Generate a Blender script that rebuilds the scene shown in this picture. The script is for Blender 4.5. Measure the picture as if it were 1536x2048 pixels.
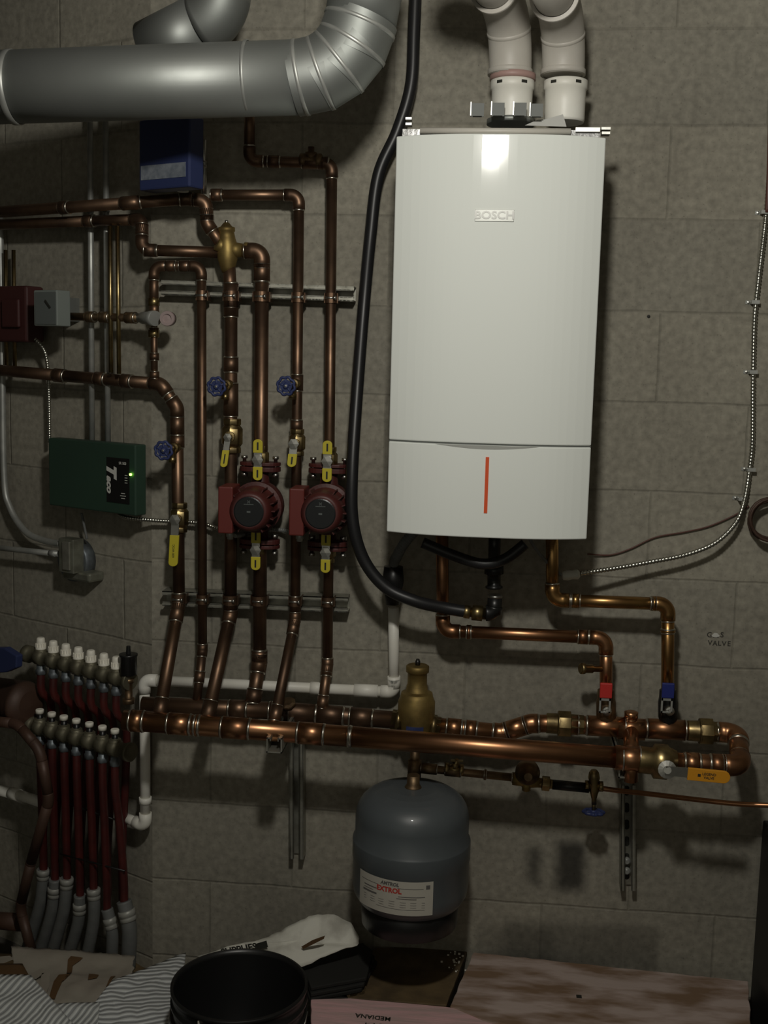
import bpy, bmesh, math, random
from mathutils import Vector, Matrix, noise
random.seed(7)
for o in list(bpy.data.objects): bpy.data.objects.remove(o)
S = bpy.context.scene; COL = S.collection
V = Vector
# ------------------------------------------------------------------ camera
F = 2300.0
YAW, PITCH, ROLL = math.radians(5.36), math.radians(7.59), math.radians(1.42)
ZC = 1.62
C = V((0, -2.635, ZC))
fw = V((-math.sin(YAW)*math.cos(PITCH), math.cos(YAW)*math.cos(PITCH), -math.sin(PITCH)))
r0 = V((math.cos(YAW), math.sin(YAW), 0)); u0 = r0.cross(fw)
cr, sr = math.cos(ROLL), math.sin(ROLL)
RT = r0*cr + u0*sr; UP = u0*cr - r0*sr
cam = bpy.data.objects.new('camera', bpy.data.cameras.new('camera')); COL.objects.link(cam)
M = Matrix((RT, UP, -fw)).transposed().to_4x4(); M.translation = C
cam.matrix_world = M
cam.data.sensor_fit = 'HORIZONTAL'; cam.data.sensor_width = 36; cam.data.lens = 36*F/1536
cam.data.clip_start = .02
S.camera = cam
# ------------------------------------------------------------------ light
S.view_settings.view_transform = 'Standard'; S.view_settings.look = 'None'
S.view_settings.exposure = 0.62; S.view_settings.gamma = 1.0; S.view_settings.use_curve_mapping = False
W = bpy.data.worlds.new('world'); S.world = W; W.use_nodes = True
W.node_tree.nodes['Background'].inputs[0].default_value = (.8, .85, 1, 1)
W.node_tree.nodes['Background'].inputs[1].default_value = 0.0
def lamp(name, loc, power, col, rad):
    l = bpy.data.lights.new(name, 'POINT'); l.energy = power; l.color = col; l.shadow_soft_size = rad
    o = bpy.data.objects.new(name, l); o.location = loc; COL.objects.link(o); return o
lamp('bulb_light', (-.06, -1.71, ZC+.68), 31, (1, .97, .89), .06)
l = bpy.data.lights.new('added_fill_light', 'AREA'); l.shape = 'DISK'; l.size = .5; l.energy = 46; l.color = (.95, .97, 1)  # unseen fill lamp, added to lift the shadows by bounce off the front wall
o = bpy.data.objects.new('added_fill_light', l); o.location = (-.5, -3.4, 2.0); o.rotation_euler = (math.radians(-80), 0, 0); COL.objects.link(o)

# ------------------------------------------------------------------ projection of photo pixels on real planes
def ray(u, v): return (fw + RT*((u-768)/F) - UP*((v-1024)/F))
def P(u, v, o=0.):                       # plane parallel to the back wall, o metres in front of it
    d = ray(u, v); return C + d*((-o - C.y)/d.y)
BETA = math.radians(27.5)
K = P(304, 1300, 0); K.z = 0
EL = V((math.cos(BETA), -math.sin(BETA), 0)); NL = V((-math.sin(BETA), -math.cos(BETA), 0))
EM = V((1, 0, 0)); NM = V((0, -1, 0)); UZ = V((0, 0, 1))
def L(u, v, o=0.):                       # plane parallel to the angled left wall
    d = ray(u, v); return C + d*((o + (K-C).dot(NL))/d.dot(NL))
def Z(u, v, z):
    d = ray(u, v); return C + d*((z - C.z)/d.z)
def mpp(p): return (p-C).dot(fw)/F       # metres per photo pixel at a point

# ------------------------------------------------------------------ materials
def principled(name):
    m = bpy.data.materials.new(name); m.use_nodes = True
    nt = m.node_tree; return m, nt, nt.nodes['Principled BSDF']
def mat(name, c, rough=.5, metal=0., c2=None, scale=20., bump=0., bscale=None, coat=0., emit=None, estr=0., stretch=None, lo=.35, hi=.65):
    m, nt, b = principled(name)
    b.inputs['Roughness'].default_value = rough; b.inputs['Metallic'].default_value = metal
    b.inputs['Base Color'].default_value = (*c, 1)
    b.inputs['Coat Weight'].default_value = coat
    if emit: b.inputs['Emission Color'].default_value = (*emit, 1); b.inputs['Emission Strength'].default_value = estr
    tc = nt.nodes.new('ShaderNodeTexCoord'); src = tc.outputs['Object']
    if stretch:
        mp = nt.nodes.new('ShaderNodeMapping'); mp.inputs['Scale'].default_value = stretch
        nt.links.new(src, mp.inputs[0]); src = mp.outputs[0]
    if c2:
        n = nt.nodes.new('ShaderNodeTexNoise'); n.inputs['Scale'].default_value = scale; n.inputs['Detail'].default_value = 6
        r = nt.nodes.new('ShaderNodeValToRGB')
        r.color_ramp.elements[0].position = lo; r.color_ramp.elements[1].position = hi
        r.color_ramp.elements[0].color = (*c2, 1); r.color_ramp.elements[1].color = (*c, 1)
        nt.links.new(src, n.inputs[0]); nt.links.new(n.outputs[0], r.inputs[0]); nt.links.new(r.outputs[0], b.inputs['Base Color'])
        mr = nt.nodes.new('ShaderNodeMapRange'); mr.inputs[3].default_value = min(1, rough+.15); mr.inputs[4].default_value = max(.05, rough-.06)
        nt.links.new(n.outputs[0], mr.inputs[0]); nt.links.new(mr.outputs[0], b.inputs['Roughness'])
    if bump:
        n2 = nt.nodes.new('ShaderNodeTexNoise'); n2.inputs['Scale'].default_value = bscale or scale*3; n2.inputs['Detail'].default_value = 4
        bp = nt.nodes.new('ShaderNodeBump'); bp.inputs['Strength'].default_value = bump; bp.inputs['Distance'].default_value = .004
        nt.links.new(src, n2.inputs[0]); nt.links.new(n2.outputs[0], bp.inputs['Height']); nt.links.new(bp.outputs[0], b.inputs['Normal'])
    return m
def stripes(name, c, c2, scale, rot=0., rough=.6, dist=2.):
    m, nt, b = principled(name); b.inputs['Roughness'].default_value = rough
    tc = nt.nodes.new('ShaderNodeTexCoord'); mp = nt.nodes.new('ShaderNodeMapping'); mp.inputs['Rotation'].default_value = (0, 0, rot)
    w = nt.nodes.new('ShaderNodeTexWave'); w.inputs['Scale'].default_value = scale; w.inputs['Distortion'].default_value = dist; w.inputs['Detail'].default_value = 1.5
    w.inputs['Detail Scale'].default_value = .35
    r = nt.nodes.new('ShaderNodeValToRGB'); r.color_ramp.elements[0].color = (*c2, 1); r.color_ramp.elements[1].color = (*c, 1)
    r.color_ramp.elements[0].position = .25; r.color_ramp.elements[1].position = .6
    nt.links.new(tc.outputs['Object'], mp.inputs[0]); nt.links.new(mp.outputs[0], w.inputs[0]); nt.links.new(w.outputs['Fac'], r.inputs[0]); nt.links.new(r.outputs[0], b.inputs['Base Color'])
    bp = nt.nodes.new('ShaderNodeBump'); bp.inputs['Strength'].default_value = .5; bp.inputs['Distance'].default_value = .006
    nt.links.new(w.outputs['Fac'], bp.inputs['Height']); nt.links.new(bp.outputs[0], b.inputs['Normal'])
    return m
M_ = {}
M_['copper'] = mat('aged_copper', (.22, .135, .085), .40, .9, (.11, .068, .045), 14, .05)
M_['copper_new'] = mat('newer_copper', (.52, .265, .135), .30, 1, (.29, .145, .075), 9, .04)
M_['tin'] = mat('solder', (.62, .58, .5), .3, 1)
M_['brass'] = mat('brass', (.42, .32, .15), .33, 1, (.2, .15, .075), 30, .05)
M_['brass_dull'] = mat('dull_brass', (.36, .26, .09), .5, .8, (.2, .14, .05), 25, .05)
M_['bronze'] = mat('bronze', (.26, .18, .10), .45, .9, (.13, .085, .05), 30, .1)
M_['steel'] = mat('steel', (.55, .54, .5), .3, 1, (.4, .4, .37), 40)
M_['galv'] = mat('galvanised', (.5, .51, .48), .42, .6, (.36, .37, .35), 25)
M_['strut'] = mat('strut_steel', (.42, .415, .36), .45, .75, (.28, .275, .23), 30)
M_['duct'] = mat('duct_metal', (.33, .345, .33), .5, .75, (.26, .275, .26), 6, .10, 8)
M_['pvc'] = mat('white_pvc', (.88, .87, .80), .4, 0, (.80, .78, .70), 12)
M_['vent'] = mat('vent_plastic', (.60, .58, .52), .42, 0, (.5, .47, .42), 6)
M_['boiler'] = mat('white_enamel', (.86, .895, .85), .6, 0, None, coat=.45)
M_['boiler'].node_tree.nodes['Principled BSDF'].inputs['Coat Roughness'].default_value = .09
M_['boiler'].node_tree.nodes['Principled BSDF'].inputs['Specular IOR Level'].default_value = .15
M_['seam'] = mat('seam_grey', (.16, .17, .16), .6)
M_['badge'] = mat('badge_grey', (.42, .43, .4), .35, .2)
M_['badge_letter'] = mat('badge_letter', (.16, .16, .15), .3, .4)
M_['orange'] = mat('orange_strip', (.75, .10, .025), .4)
M_['black'] = mat('black_rubber', (.018, .018, .018), .38)
M_['blackp'] = mat('black_plastic', (.009, .009, .009), .36)
M_['hose'] = mat('black_hose', (.014, .014, .015), .4)
M_['yellow'] = mat('yellow_sleeve', (.55, .47, .03), .5)
M_['tagorange'] = mat('orange_sleeve', (.62, .27, .012), .5)
M_['ink'] = mat('dark_ink', (.02, .02, .015), .7)
M_['pencil'] = mat('marker_on_block', (.045, .042, .035), .8)
M_['redink'] = mat('red_ink', (.45, .03, .02), .6)
M_['white'] = mat('white_print', (.6, .6, .56), .5)
M_['bluewheel'] = mat('blue_wheel', (.02, .03, .10), .5, 0, (.03, .045, .14), 60)
M_['pump'] = mat('pump_red', (.085, .018, .015), .45, 0, (.055, .012, .01), 20, .08, 60)
M_['pumpbox'] = mat('pump_box_red', (.13, .02, .015), .5)
M_['pumpface'] = mat('pump_face', (.012, .013, .014), .3)
M_['green'] = mat('green_enamel', (.024, .055, .036), .55, 0, (.02, .046, .03), 5)
M_['led'] = mat('green_led', (.1, .8, .05), .3, emit=(.35, 1, .08), estr=6)
M_['blue'] = mat('blue_enamel', (.025, .036, .105), .45)
M_['bluelabel'] = mat('pale_label', (.22, .24, .27), .5, 0, (.12, .14, .17), 60)
M_['grey'] = mat('grey_cover', (.2, .225, .21), .45)
M_['greyd'] = mat('grey_cover_face', (.12, .135, .13), .45)
M_['redbox'] = mat('dark_red_cover', (.05, .014, .013), .55)
M_['pex'] = mat('red_pex', (.085, .014, .012), .38, 0, (.05, .01, .009), 25)
M_['greypvc'] = mat('grey_conduit', (.155, .16, .155), .55, 0, (.12, .125, .12), 30)
M_['collar'] = mat('pale_clamp', (.34, .34, .31), .45, .2)
M_['cap'] = mat('cream_cap', (.85, .82, .72), .5)
M_['brownpipe'] = mat('brown_pipe', (.085, .045, .03), .5, .2, (.055, .03, .02), 12, .1)
M_['tank'] = mat('tank_grey', (.085, .098, .104), .36, 0, (.075, .086, .092), 10, coat=.15)
M_['label'] = mat('cream_label', (.46, .44, .38), .55)
M_['labelink'] = mat('label_ink', (.11, .105, .1), .7)
M_['tape'] = mat('white_tape', (.55, .55, .49), .5)
M_['redwire'] = mat('thin_red_wire', (.10, .035, .025), .5)
M_['mcable'] = mat('armoured_cable', (.5, .5, .45), .3, 1)
M_['darkcab'] = mat('black_cabinet', (.012, .011, .01), .5)
M_['junction'] = mat('junction_metal', (.33, .34, .28), .4, .7, (.2, .2, .16), 30)
M_['junction_blue'] = mat('zinc_box', (.20, .23, .25), .45, .5, (.1, .11, .12), 40)
M_['bag'] = mat('paper_bag', (.30, .275, .225), .75, 0, (.24, .21, .17), 8, .3, 20)
M_['bagprint'] = mat('brown_print', (.10, .055, .022), .6)
M_['whitebag'] = mat('torn_white_bag', (.66, .65, .57), .6, 0, (.40, .385, .33), 14, .4, 16, lo=.3, hi=.5)
M_['sheet'] = stripes('ribbed_white_sheet', (.60, .62, .60), (.30, .31, .31), 24, .25, .5, 3.)
M_['sheet2'] = stripes('ribbed_white_sheet_b', (.58, .60, .59), (.27, .28, .28), 22, 1.1, .5, 2.5)
M_['board'] = mat('brown_board', (.13, .088, .04), .65, 0, (.07, .047, .022), 20, .2)
M_['pink'] = mat('pink_stained_lumber', (.62, .38, .38), .7, 0, (.46, .33, .31), 9, .25, 20, stretch=(1, 9, 9))
M_['plank'] = mat('weathered_lumber', (.44, .35, .31), .8, 0, (.20, .125, .075), 7, .35, 14, stretch=(1, 3.2, 3.2), lo=.38, hi=.6)
M_['dkwood'] = mat('dark_felt', (.012, .012, .010), .8)
M_['floor'] = mat('concrete_floor', (.10, .095, .08), .8, 0, (.07, .065, .055), 6, .2)
M_['ceil'] = mat('ceiling_wood', (.10, .085, .065), .8, 0, (.07, .06, .045), 5)
M_['farwall'] = mat('far_room_wall', (.17, .16, .13), .85, 0, (.13, .125, .10), 4)
M_['paper'] = mat('paper_tag', (.5, .5, .47), .6)
M_['film'] = mat('plastic_film', (.35, .35, .34), .25, .2, (.22, .22, .22), 30, .5, 40)

# concrete block wall : courses, mottling, mortar and damp stains all in metres on the wall itself
BZ = P(1300, 980, 0).z; BX = P(1311, 900, 0).x
def block_wall(name, x_off, z_off, stains=()):
    m, nt, b = principled(name); N = nt.nodes; lk = nt.links
    tc = N.new('ShaderNodeTexCoord'); mp = N.new('ShaderNodeMapping'); mp.inputs['Location'].default_value = (-x_off, -z_off, 0)
    sep = N.new('ShaderNodeSeparateXYZ'); cmb = N.new('ShaderNodeCombineXYZ')
    lk.new(tc.outputs['Object'], sep.inputs[0]); lk.new(sep.outputs['X'], cmb.inputs['X']); lk.new(sep.outputs['Z'], cmb.inputs['Y'])
    lk.new(cmb.outputs[0], mp.inputs[0])
    wob = N.new('ShaderNodeTexNoise'); wob.inputs['Scale'].default_value = 9; wob.inputs['Detail'].default_value = 3
    lk.new(tc.outputs['Object'], wob.inputs[0])
    vm = N.new('ShaderNodeVectorMath'); vm.operation = 'MULTIPLY_ADD'; vm.inputs[1].default_value = (.008, .008, 0)
    lk.new(wob.outputs['Color'], vm.inputs[0]); lk.new(mp.outputs[0], vm.inputs[2])
    br = N.new('ShaderNodeTexBrick'); br.inputs['Scale'].default_value = 1; br.inputs['Mortar Size'].default_value = .0042
    br.inputs['Mortar Smooth'].default_value = .9; br.inputs['Brick Width'].default_value = .406; br.inputs['Row Height'].default_value = .2005
    br.offset = .5; br.inputs['Color1'].default_value = (.33, .31, .255, 1); br.inputs['Color2'].default_value = (.285, .27, .225, 1)
    br.inputs['Mortar'].default_value = (.265, .25, .205, 1); br.inputs['Bias'].default_value = -.1
    lk.new(vm.outputs[0], br.inputs[0])
    def nz(s, d=6):
        n = N.new('ShaderNodeTexNoise'); n.inputs['Scale'].default_value = s; n.inputs['Detail'].default_value = d; lk.new(tc.outputs['Object'], n.inputs[0]); return n
    def ramp(src, a, bb, ca, cb):
        r = N.new('ShaderNodeValToRGB'); r.color_ramp.elements[0].position = a; r.color_ramp.elements[1].position = bb
        r.color_ramp.elements[0].color = (*ca, 1); r.color_ramp.elements[1].color = (*cb, 1); lk.new(src, r.inputs[0]); return r.outputs[0]
    def mul(a, bb, f=1.):
        x = N.new('ShaderNodeMix'); x.data_type = 'RGBA'; x.blend_type = 'MULTIPLY'; x.inputs[0].default_value = f
        lk.new(a, x.inputs[6]); lk.new(bb, x.inputs[7]); return x.outputs[2]
    col = mul(br.outputs[0], ramp(nz(2.2).outputs[0], .3, .7, (.80, .79, .77), (1.1, 1.1, 1.08)))
    col = mul(col, ramp(nz(60, 8).outputs[0], .3, .7, (.74, .74, .74), (1.12, 1.12, 1.12)))
    col = mul(col, ramp(nz(150, 3).outputs[0], .62, .72, (1, 1, 1), (.72, .71, .70)))
    for (sx, sz, hx, hz, k) in stains:
        # soft-edged damp patch
        px = N.new('ShaderNodeMath'); px.operation = 'SUBTRACT'; px.inputs[1].default_value = sx; lk.new(sep.outputs['X'], px.inputs[0])
        pz = N.new('ShaderNodeMath'); pz.operation = 'SUBTRACT'; pz.inputs[1].default_value = sz; lk.new(sep.outputs['Z'], pz.inputs[0])
        def edge(s, h):
            a = N.new('ShaderNodeMath'); a.operation = 'ABSOLUTE'; lk.new(s, a.inputs[0])
            w2 = N.new('ShaderNodeMath'); w2.operation = 'MULTIPLY_ADD'; w2.inputs[1].default_value = .05; lk.new(wob.outputs[0], w2.inputs[0]); lk.new(a.outputs[0], w2.inputs[2])
            r = N.new('ShaderNodeMapRange'); r.inputs[1].default_value = h+.0; r.inputs[2].default_value = h+.04; r.inputs[3].default_value = 1; r.inputs[4].default_value = 0
            r.interpolation_type = 'SMOOTHSTEP'; lk.new(w2.outputs[0], r.inputs[0]); return r.outputs[0]
        e = N.new('ShaderNodeMath'); e.operation = 'MULTIPLY'; lk.new(edge(px.outputs[0], hx), e.inputs[0]); lk.new(edge(pz.outputs[0], hz), e.inputs[1])
        e2 = N.new('ShaderNodeMath'); e2.operation = 'MULTIPLY'; e2.inputs[1].default_value = 1-k; lk.new(e.outputs[0], e2.inputs[0])
        x = N.new('ShaderNodeMix'); x.data_type = 'RGBA'; x.blend_type = 'MULTIPLY'; lk.new(e2.outputs[0], x.inputs[0]); lk.new(col, x.inputs[6]); x.inputs[7].default_value = (.03, .03, .03, 1); col = x.outputs[2]
    lk.new(col, b.inputs['Base Color']); b.inputs['Roughness'].default_value = .88
    hh = N.new('ShaderNodeMath'); hh.operation = 'MULTIPLY_ADD'; hh.inputs[1].default_value = -1.; lk.new(br.outputs['Fac'], hh.inputs[0])
    n3 = N.new('ShaderNodeMath'); n3.operation = 'MULTIPLY'; n3.inputs[1].default_value = .5; lk.new(nz(70, 6).outputs[0], n3.inputs[0]); lk.new(n3.outputs[0], hh.inputs[2])
    bp = N.new('ShaderNodeBump'); bp.inputs['Strength'].default_value = .42; bp.inputs['Distance'].default_value = .004
    lk.new(hh.outputs[0], bp.inputs['Height']); lk.new(bp.outputs[0], b.inputs['Normal'])
    return m

# ------------------------------------------------------------------ mesh builder
class MB:
    def __init__(s): s.v = []; s.f = []; s.m = []; s.sm = []
    def face(s, idx, m=0, smooth=False): s.f.append(idx); s.m.append(m); s.sm.append(smooth)
    def tube(s, pts, r, seg=20, m=0, caps=True):
        pts = [V(p) for p in pts]; n = len(pts); rr = r if isinstance(r, (list, tuple)) else [r]*n
        tan = []
        for i in range(n):
            a = pts[max(i-1, 0)]; b = pts[min(i+1, n-1)]; t = (b-a)
            tan.append(t.normalized() if t.length > 1e-9 else (tan[-1] if tan else UZ))
        ref = UZ if abs(tan[0].z) < .9 else V((1, 0, 0)); nx = tan[0].cross(ref).normalized()
        base = len(s.v)
        for i in range(n):
            nx = (nx - tan[i]*nx.dot(tan[i])).normalized(); ny = tan[i].cross(nx)
            for k in range(seg):
                a = 2*math.pi*k/seg; s.v.append(pts[i] + nx*(rr[i]*math.cos(a)) + ny*(rr[i]*math.sin(a)))
        for i in range(n-1):
            for k in range(seg):
                k2 = (k+1) % seg; s.face((base+i*seg+k, base+i*seg+k2, base+(i+1)*seg+k2, base+(i+1)*seg+k), m, True)
        if caps:
            s.face(tuple(base+k for k in reversed(range(seg))), m); s.face(tuple(base+(n-1)*seg+k for k in range(seg)), m)
        return s
    def lathe(s, o, axis, prof, seg=28, m=0, caps=True):
        axis = V(axis).normalized(); o = V(o); ref = UZ if abs(axis.z) < .9 else V((1, 0, 0))
        nx = axis.cross(ref).normalized(); ny = axis.cross(nx); base = len(s.v)
        for t, r in prof:
            for k in range(seg):
                a = 2*math.pi*k/seg; s.v.append(o + axis*t + nx*(r*math.cos(a)) + ny*(r*math.sin(a)))
        n = len(prof)
        for i in range(n-1):
            sm = abs(prof[i][1]-prof[i+1][1]) < 2.5*abs(prof[i][0]-prof[i+1][0])+1e-9
            for k in range(seg):
                k2 = (k+1) % seg; s.face((base+i*seg+k, base+i*seg+k2, base+(i+1)*seg+k2, base+(i+1)*seg+k), m, sm)
        if caps:
            if prof[0][1] > 1e-5: s.face(tuple(base+k for k in reversed(range(seg))), m)
            if prof[-1][1] > 1e-5: s.face(tuple(base+(n-1)*seg+k for k in range(seg)), m)
        return s
    def box(s, c, ex, ey, ez, hx, hy, hz, m=0):
        c = V(c); b = len(s.v)
        for sx in (-1, 1):
            for sy in (-1, 1):
                for sz in (-1, 1): s.v.append(c + ex*(hx*sx) + ey*(hy*sy) + ez*(hz*sz))
        for q in ((0, 1, 3, 2), (4, 6, 7, 5), (0, 4, 5, 1), (2, 3, 7, 6), (0, 2, 6, 4), (1, 5, 7, 3)): s.face(tuple(b+i for i in q), m)
        return s
    def prism(s, pts, vec, m=0):
        pts = [V(p) for p in pts]; n = len(pts); b = len(s.v); vec = V(vec)
        s.v += pts + [p+vec for p in pts]
        s.face(tuple(b+i for i in range(n)), m); s.face(tuple(b+n+i for i in reversed(range(n))), m)
        for i in range(n): j = (i+1) % n; s.face((b+j, b+i, b+n+i, b+n+j), m)
        return s
    def add_mesh(s, me, xf, m=0):
        b = len(s.v); s.v += [xf(v.co) for v in me.vertices]
        for p in me.polygons: s.face(tuple(b+i for i in p.vertices), m)
        return s
    def build(s, name, mats, parent=None, label=None, bevel=0., origin=None):
        if not isinstance(mats, (list, tuple)): mats = [mats]
        me = bpy.data.meshes.new(name)
        off = V((0, 0, 0))
        o = bpy.data.objects.new(name, me); COL.objects.link(o)
        if parent is not None:
            off = V(parent['_w']); o.parent = parent
        else:
            if origin is None:
                origin = V((sum(v.x for v in s.v)/len(s.v), sum(v.y for v in s.v)/len(s.v), min(v.z for v in s.v)))
            off = V(origin); o.location = off
        o['_w'] = list(off)
        me.from_pydata([tuple(v-off) for v in s.v], [], s.f)
        for k in mats: me.materials.append(M_[k] if isinstance(k, str) else k)
        for i, p in enumerate(me.polygons): p.material_index = s.m[i]; p.use_smooth = s.sm[i]
        me.update()
        bm = bmesh.new(); bm.from_mesh(me); bmesh.ops.recalc_face_normals(bm, faces=bm.faces); bm.to_mesh(me); bm.free()
        if bevel:
            md = o.modifiers.new('bevel', 'BEVEL'); md.width = bevel; md.segments = 2; md.limit_method = 'ANGLE'; md.angle_limit = math.radians(40)
        if label: o['label'] = label
        return o
def thing(name, label, cat, loc, group=None):
    o = bpy.data.objects.new(name, None); o.empty_display_size = .03; COL.objects.link(o); o.location = loc
    o['_w'] = list(loc); o['label'] = label; o['category'] = cat
    if group: o['group'] = group
    return o
def tag(o, label, cat, group=None, kind=None):
    o['label'] = label; o['category'] = cat
    if group: o['group'] = group
    if kind: o['kind'] = kind
    return o
def dup(root, loc, label, group=None):
    r = root.copy(); COL.objects.link(r); r.location = loc; r['label'] = label
    if group: r['group'] = group
    for ch in list(root.children):
        c = ch.copy(); COL.objects.link(c); c.parent = r
        for g in ch.children: d = g.copy(); COL.objects.link(d); d.parent = c
    return r
def text_mesh(s, size=1., shear=0., bold=0.):
    cu = bpy.data.curves.new('t', 'FONT'); cu.body = s; cu.size = size; cu.align_x = 'CENTER'; cu.align_y = 'CENTER'; cu.shear = shear; cu.offset = bold; cu.resolution_u = 3
    o = bpy.data.objects.new('t', cu); COL.objects.link(o); bpy.context.view_layer.update()
    me = bpy.data.meshes.new_from_object(o.evaluated_get(bpy.context.evaluated_depsgraph_get()))
    bpy.data.objects.remove(o); bpy.data.curves.remove(cu); return me
def put_text(mb, s, c, ex, ey, size, m=0, shear=0., bold=0., wx=1.):
    me = text_mesh(s, size, shear, bold); mb.add_mesh(me, lambda p: V(c) + ex*(p.x*wx) + ey*p.y, m); bpy.data.meshes.remove(me)
def spline(pts, n=8):
    pts = [V(p) for p in pts]; out = []
    for i in range(len(pts)-1):
        p0 = pts[max(i-1, 0)]; p1 = pts[i]; p2 = pts[i+1]; p3 = pts[min(i+2, len(pts)-1)]
        for k in range(n):
            t = k/n; out.append(.5*((2*p1) + (p2-p0)*t + (2*p0-5*p1+4*p2-p3)*t*t + (3*p1-p0-3*p2+p3)*t**3))
    out.append(pts[-1]); return out
def arc_at(A, B, D, R):
    d1 = (B-A).normalized(); d2 = (D-B).normalized(); th = d1.angle(d2)
    if th < .02: return [B], 0
    cut = min(R*math.tan(th/2), (B-A).length*.48, (D-B).length*.48)
    a = B - d1*cut; b = B + d2*cut; out = []
    R2 = cut/math.tan(th/2); nrm = (d2-d1*d2.dot(d1)).normalized(); cen = a + nrm*R2
    for k in range(9):
        t = th*k/8; out.append(cen - nrm*(R2*math.cos(t)) + d1*(R2*math.sin(t)))
    return out, cut
def run(name, label, cat, pts, r, m='copper', R=2.0, couplings=(), parent=None, hub=1.1, fat=1.16, ring='tin', part='pipe', joint='elbow', tees=(), seg=22, group=None, rings=True, ends=()):
    """rigid pipe: straight pieces, elbows, couplings (segment, fraction, length in r), tees"""
    pts = [V(p) for p in pts]
    root = thing(name, label, cat, pts[0], group) if parent is None else parent
    starts = [pts[0]]; ends_ = []
    for i in range(1, len(pts)-1):
        arc, cut = arc_at(pts[i-1], pts[i], pts[i+1], R*r)
        d1 = (pts[i]-pts[i-1]).normalized(); d2 = (pts[i+1]-pts[i]).normalized()
        a = arc[0]-d1*(hub*r); b = arc[-1]+d2*(hub*r)
        mb = MB().tube([a]+arc+[b], r*fat, seg)
        if rings:
            mb.tube([a-d1*r*.22, a+d1*r*.06], [r*1.03, r*fat*1.03], seg, 1); mb.tube([b-d2*r*.06, b+d2*r*.22], [r*fat*1.03, r*1.03], seg, 1)
        mb.build(joint, [m, ring], root)
        ends_.append(arc[0]); starts.append(arc[-1])
    ends_.append(pts[-1])
    for a, b in zip(starts, ends_):
        MB().tube([a, a.lerp(b, .5), b], r, seg).build(part, [m], root)
    for (si, fr, ln) in couplings:
        a, b = pts[si], pts[si+1]; d = (b-a).normalized(); c = a.lerp(b, fr); h = d*(ln*r/2)
        mb = MB().tube([c-h, c, c+h], r*fat, seg)
        if rings: mb.tube([c-h-d*r*.2, c-h+d*r*.05], [r*1.03, r*fat*1.04], seg, 1); mb.tube([c+h-d*r*.05, c+h+d*r*.2], [r*fat*1.04, r*1.03], seg, 1)
        mb.build('coupling', [m, ring], root)
    for (c, axis, r2, ln, l2) in tees:      # branch: position, direction of branch, branch radius, branch length, run length
        c = V(c); axis = V(axis).normalized(); rd = min(((pts[i+1]-pts[i]).normalized() for i in range(len(pts)-1)), key=lambda d: abs(d.dot(axis)))
        mb = MB().tube([c-rd*l2, c, c+rd*l2], r*fat, seg).tube([c, c+axis*ln], r2*fat, seg)
        if rings:
            for q in (-1, 1): mb.tube([c+rd*q*l2, c+rd*q*(l2+.2*r)], [r*fat*1.03, r*1.03], seg, 1)
            mb.tube([c+axis*ln, c+axis*(ln+.2*r2)], [r2*fat*1.03, r2*1.02], seg, 1)
        mb.build('tee', [m, ring], root)
    return root
def cable(name, label, cat, pts, r, m, group=None, ribs=None, n=8, seg=14, origin=None):
    path = spline(pts, n)
    if ribs:
        dense = []
        for a, b in zip(path, path[1:]):
            k = max(1, int((b-a).length/(ribs/4)))
            dense += [a.lerp(b, i/k) for i in range(k)]
        dense.append(path[-1]); rr = []; d = 0
        for i, p in enumerate(dense):
            if i: d += (dense[i]-dense[i-1]).length
            rr.append(r*(1+.16*math.sin(2*math.pi*d/ribs)))
        mb = MB().tube(dense, rr, seg)
    else: mb = MB().tube(path, r, seg)
    o = mb.build(name, [m]); return tag(o, label, cat, group)
def fbox(u0, v0, u1, v1, o0, o1, left=False):
    """box standing off a wall: pixel extent of its front face -> (centre, half sizes, axes)"""
    f = L if left else P; e, n = (EL, NL) if left else (EM, NM)
    um, vm = (u0+u1)/2, (v0+v1)/2
    a = f(u0, vm, o1); b = f(u1, vm, o1); t = f(um, v0, o1); d = f(um, v1, o1)
    c = f(um, vm, o1); hx = (b-a).dot(e)/2; hz = (t.z-d.z)/2
    return c - n*((o1-o0)/2), e, n, hx, (o1-o0)/2, hz
def add_fbox(mb, u0, v0, u1, v1, o0, o1, left=False, m=0):
    c, e, n, hx, hy, hz = fbox(u0, v0, u1, v1, o0, o1, left); mb.box(c, e, n, UZ, hx, hy, hz, m); return mb

# ================================================================== SETTING
def struct(o): o['kind'] = 'structure'; return o
XR = 1.75; YB = -5.2; H = 2.72
def stain(u, v, w, h, k):
    p = P(u, v); s = .38/ (2*430); return None
def stn(u0_, v0_, u1_, v1_, k):
    a = P(u0_, v0_); b = P(u1_, v1_); return ((a.x+b.x)/2, (a.z+b.z)/2, abs(b.x-a.x)/2-.015, abs(b.z-a.z)/2-.015, k)
stains = [stn(1040, 1674, 1098, 1790, .30), stn(1100, 1668, 1184, 1796, .16), stn(985, 1815, 1330, 1960, .6), stn(1040, 1335, 1150, 1375, .8), stn(1075, 1590, 1230, 1645, .62), stn(940, 1830, 1120, 1960, .7)]
wb = MB(); wb.box(V(((K.x+XR)/2, .1, H/2)), EM, NM, UZ, (XR-K.x)/2, .1, H/2)
wall_back = struct(wb.build('wall_back', [block_wall('block_wall_back', BX, BZ, stains)], origin=V((0, 0, 0))))
wall_back['_w'] = [0, 0, 0]
wl = MB(); wl.box(V((-1.25, .1, H/2)), EM, V((0, -1, 0)), UZ, 1.25, .1, H/2)
wall_left = struct(wl.build('wall_left', [block_wall('block_wall_left', -.406*.5-.09, BZ-.012)], origin=V((0, 0, 0))))
wall_left.location = K; wall_left.rotation_euler = (0, 0, -BETA)
XL = K.x - 2.5*math.cos(BETA)
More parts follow.
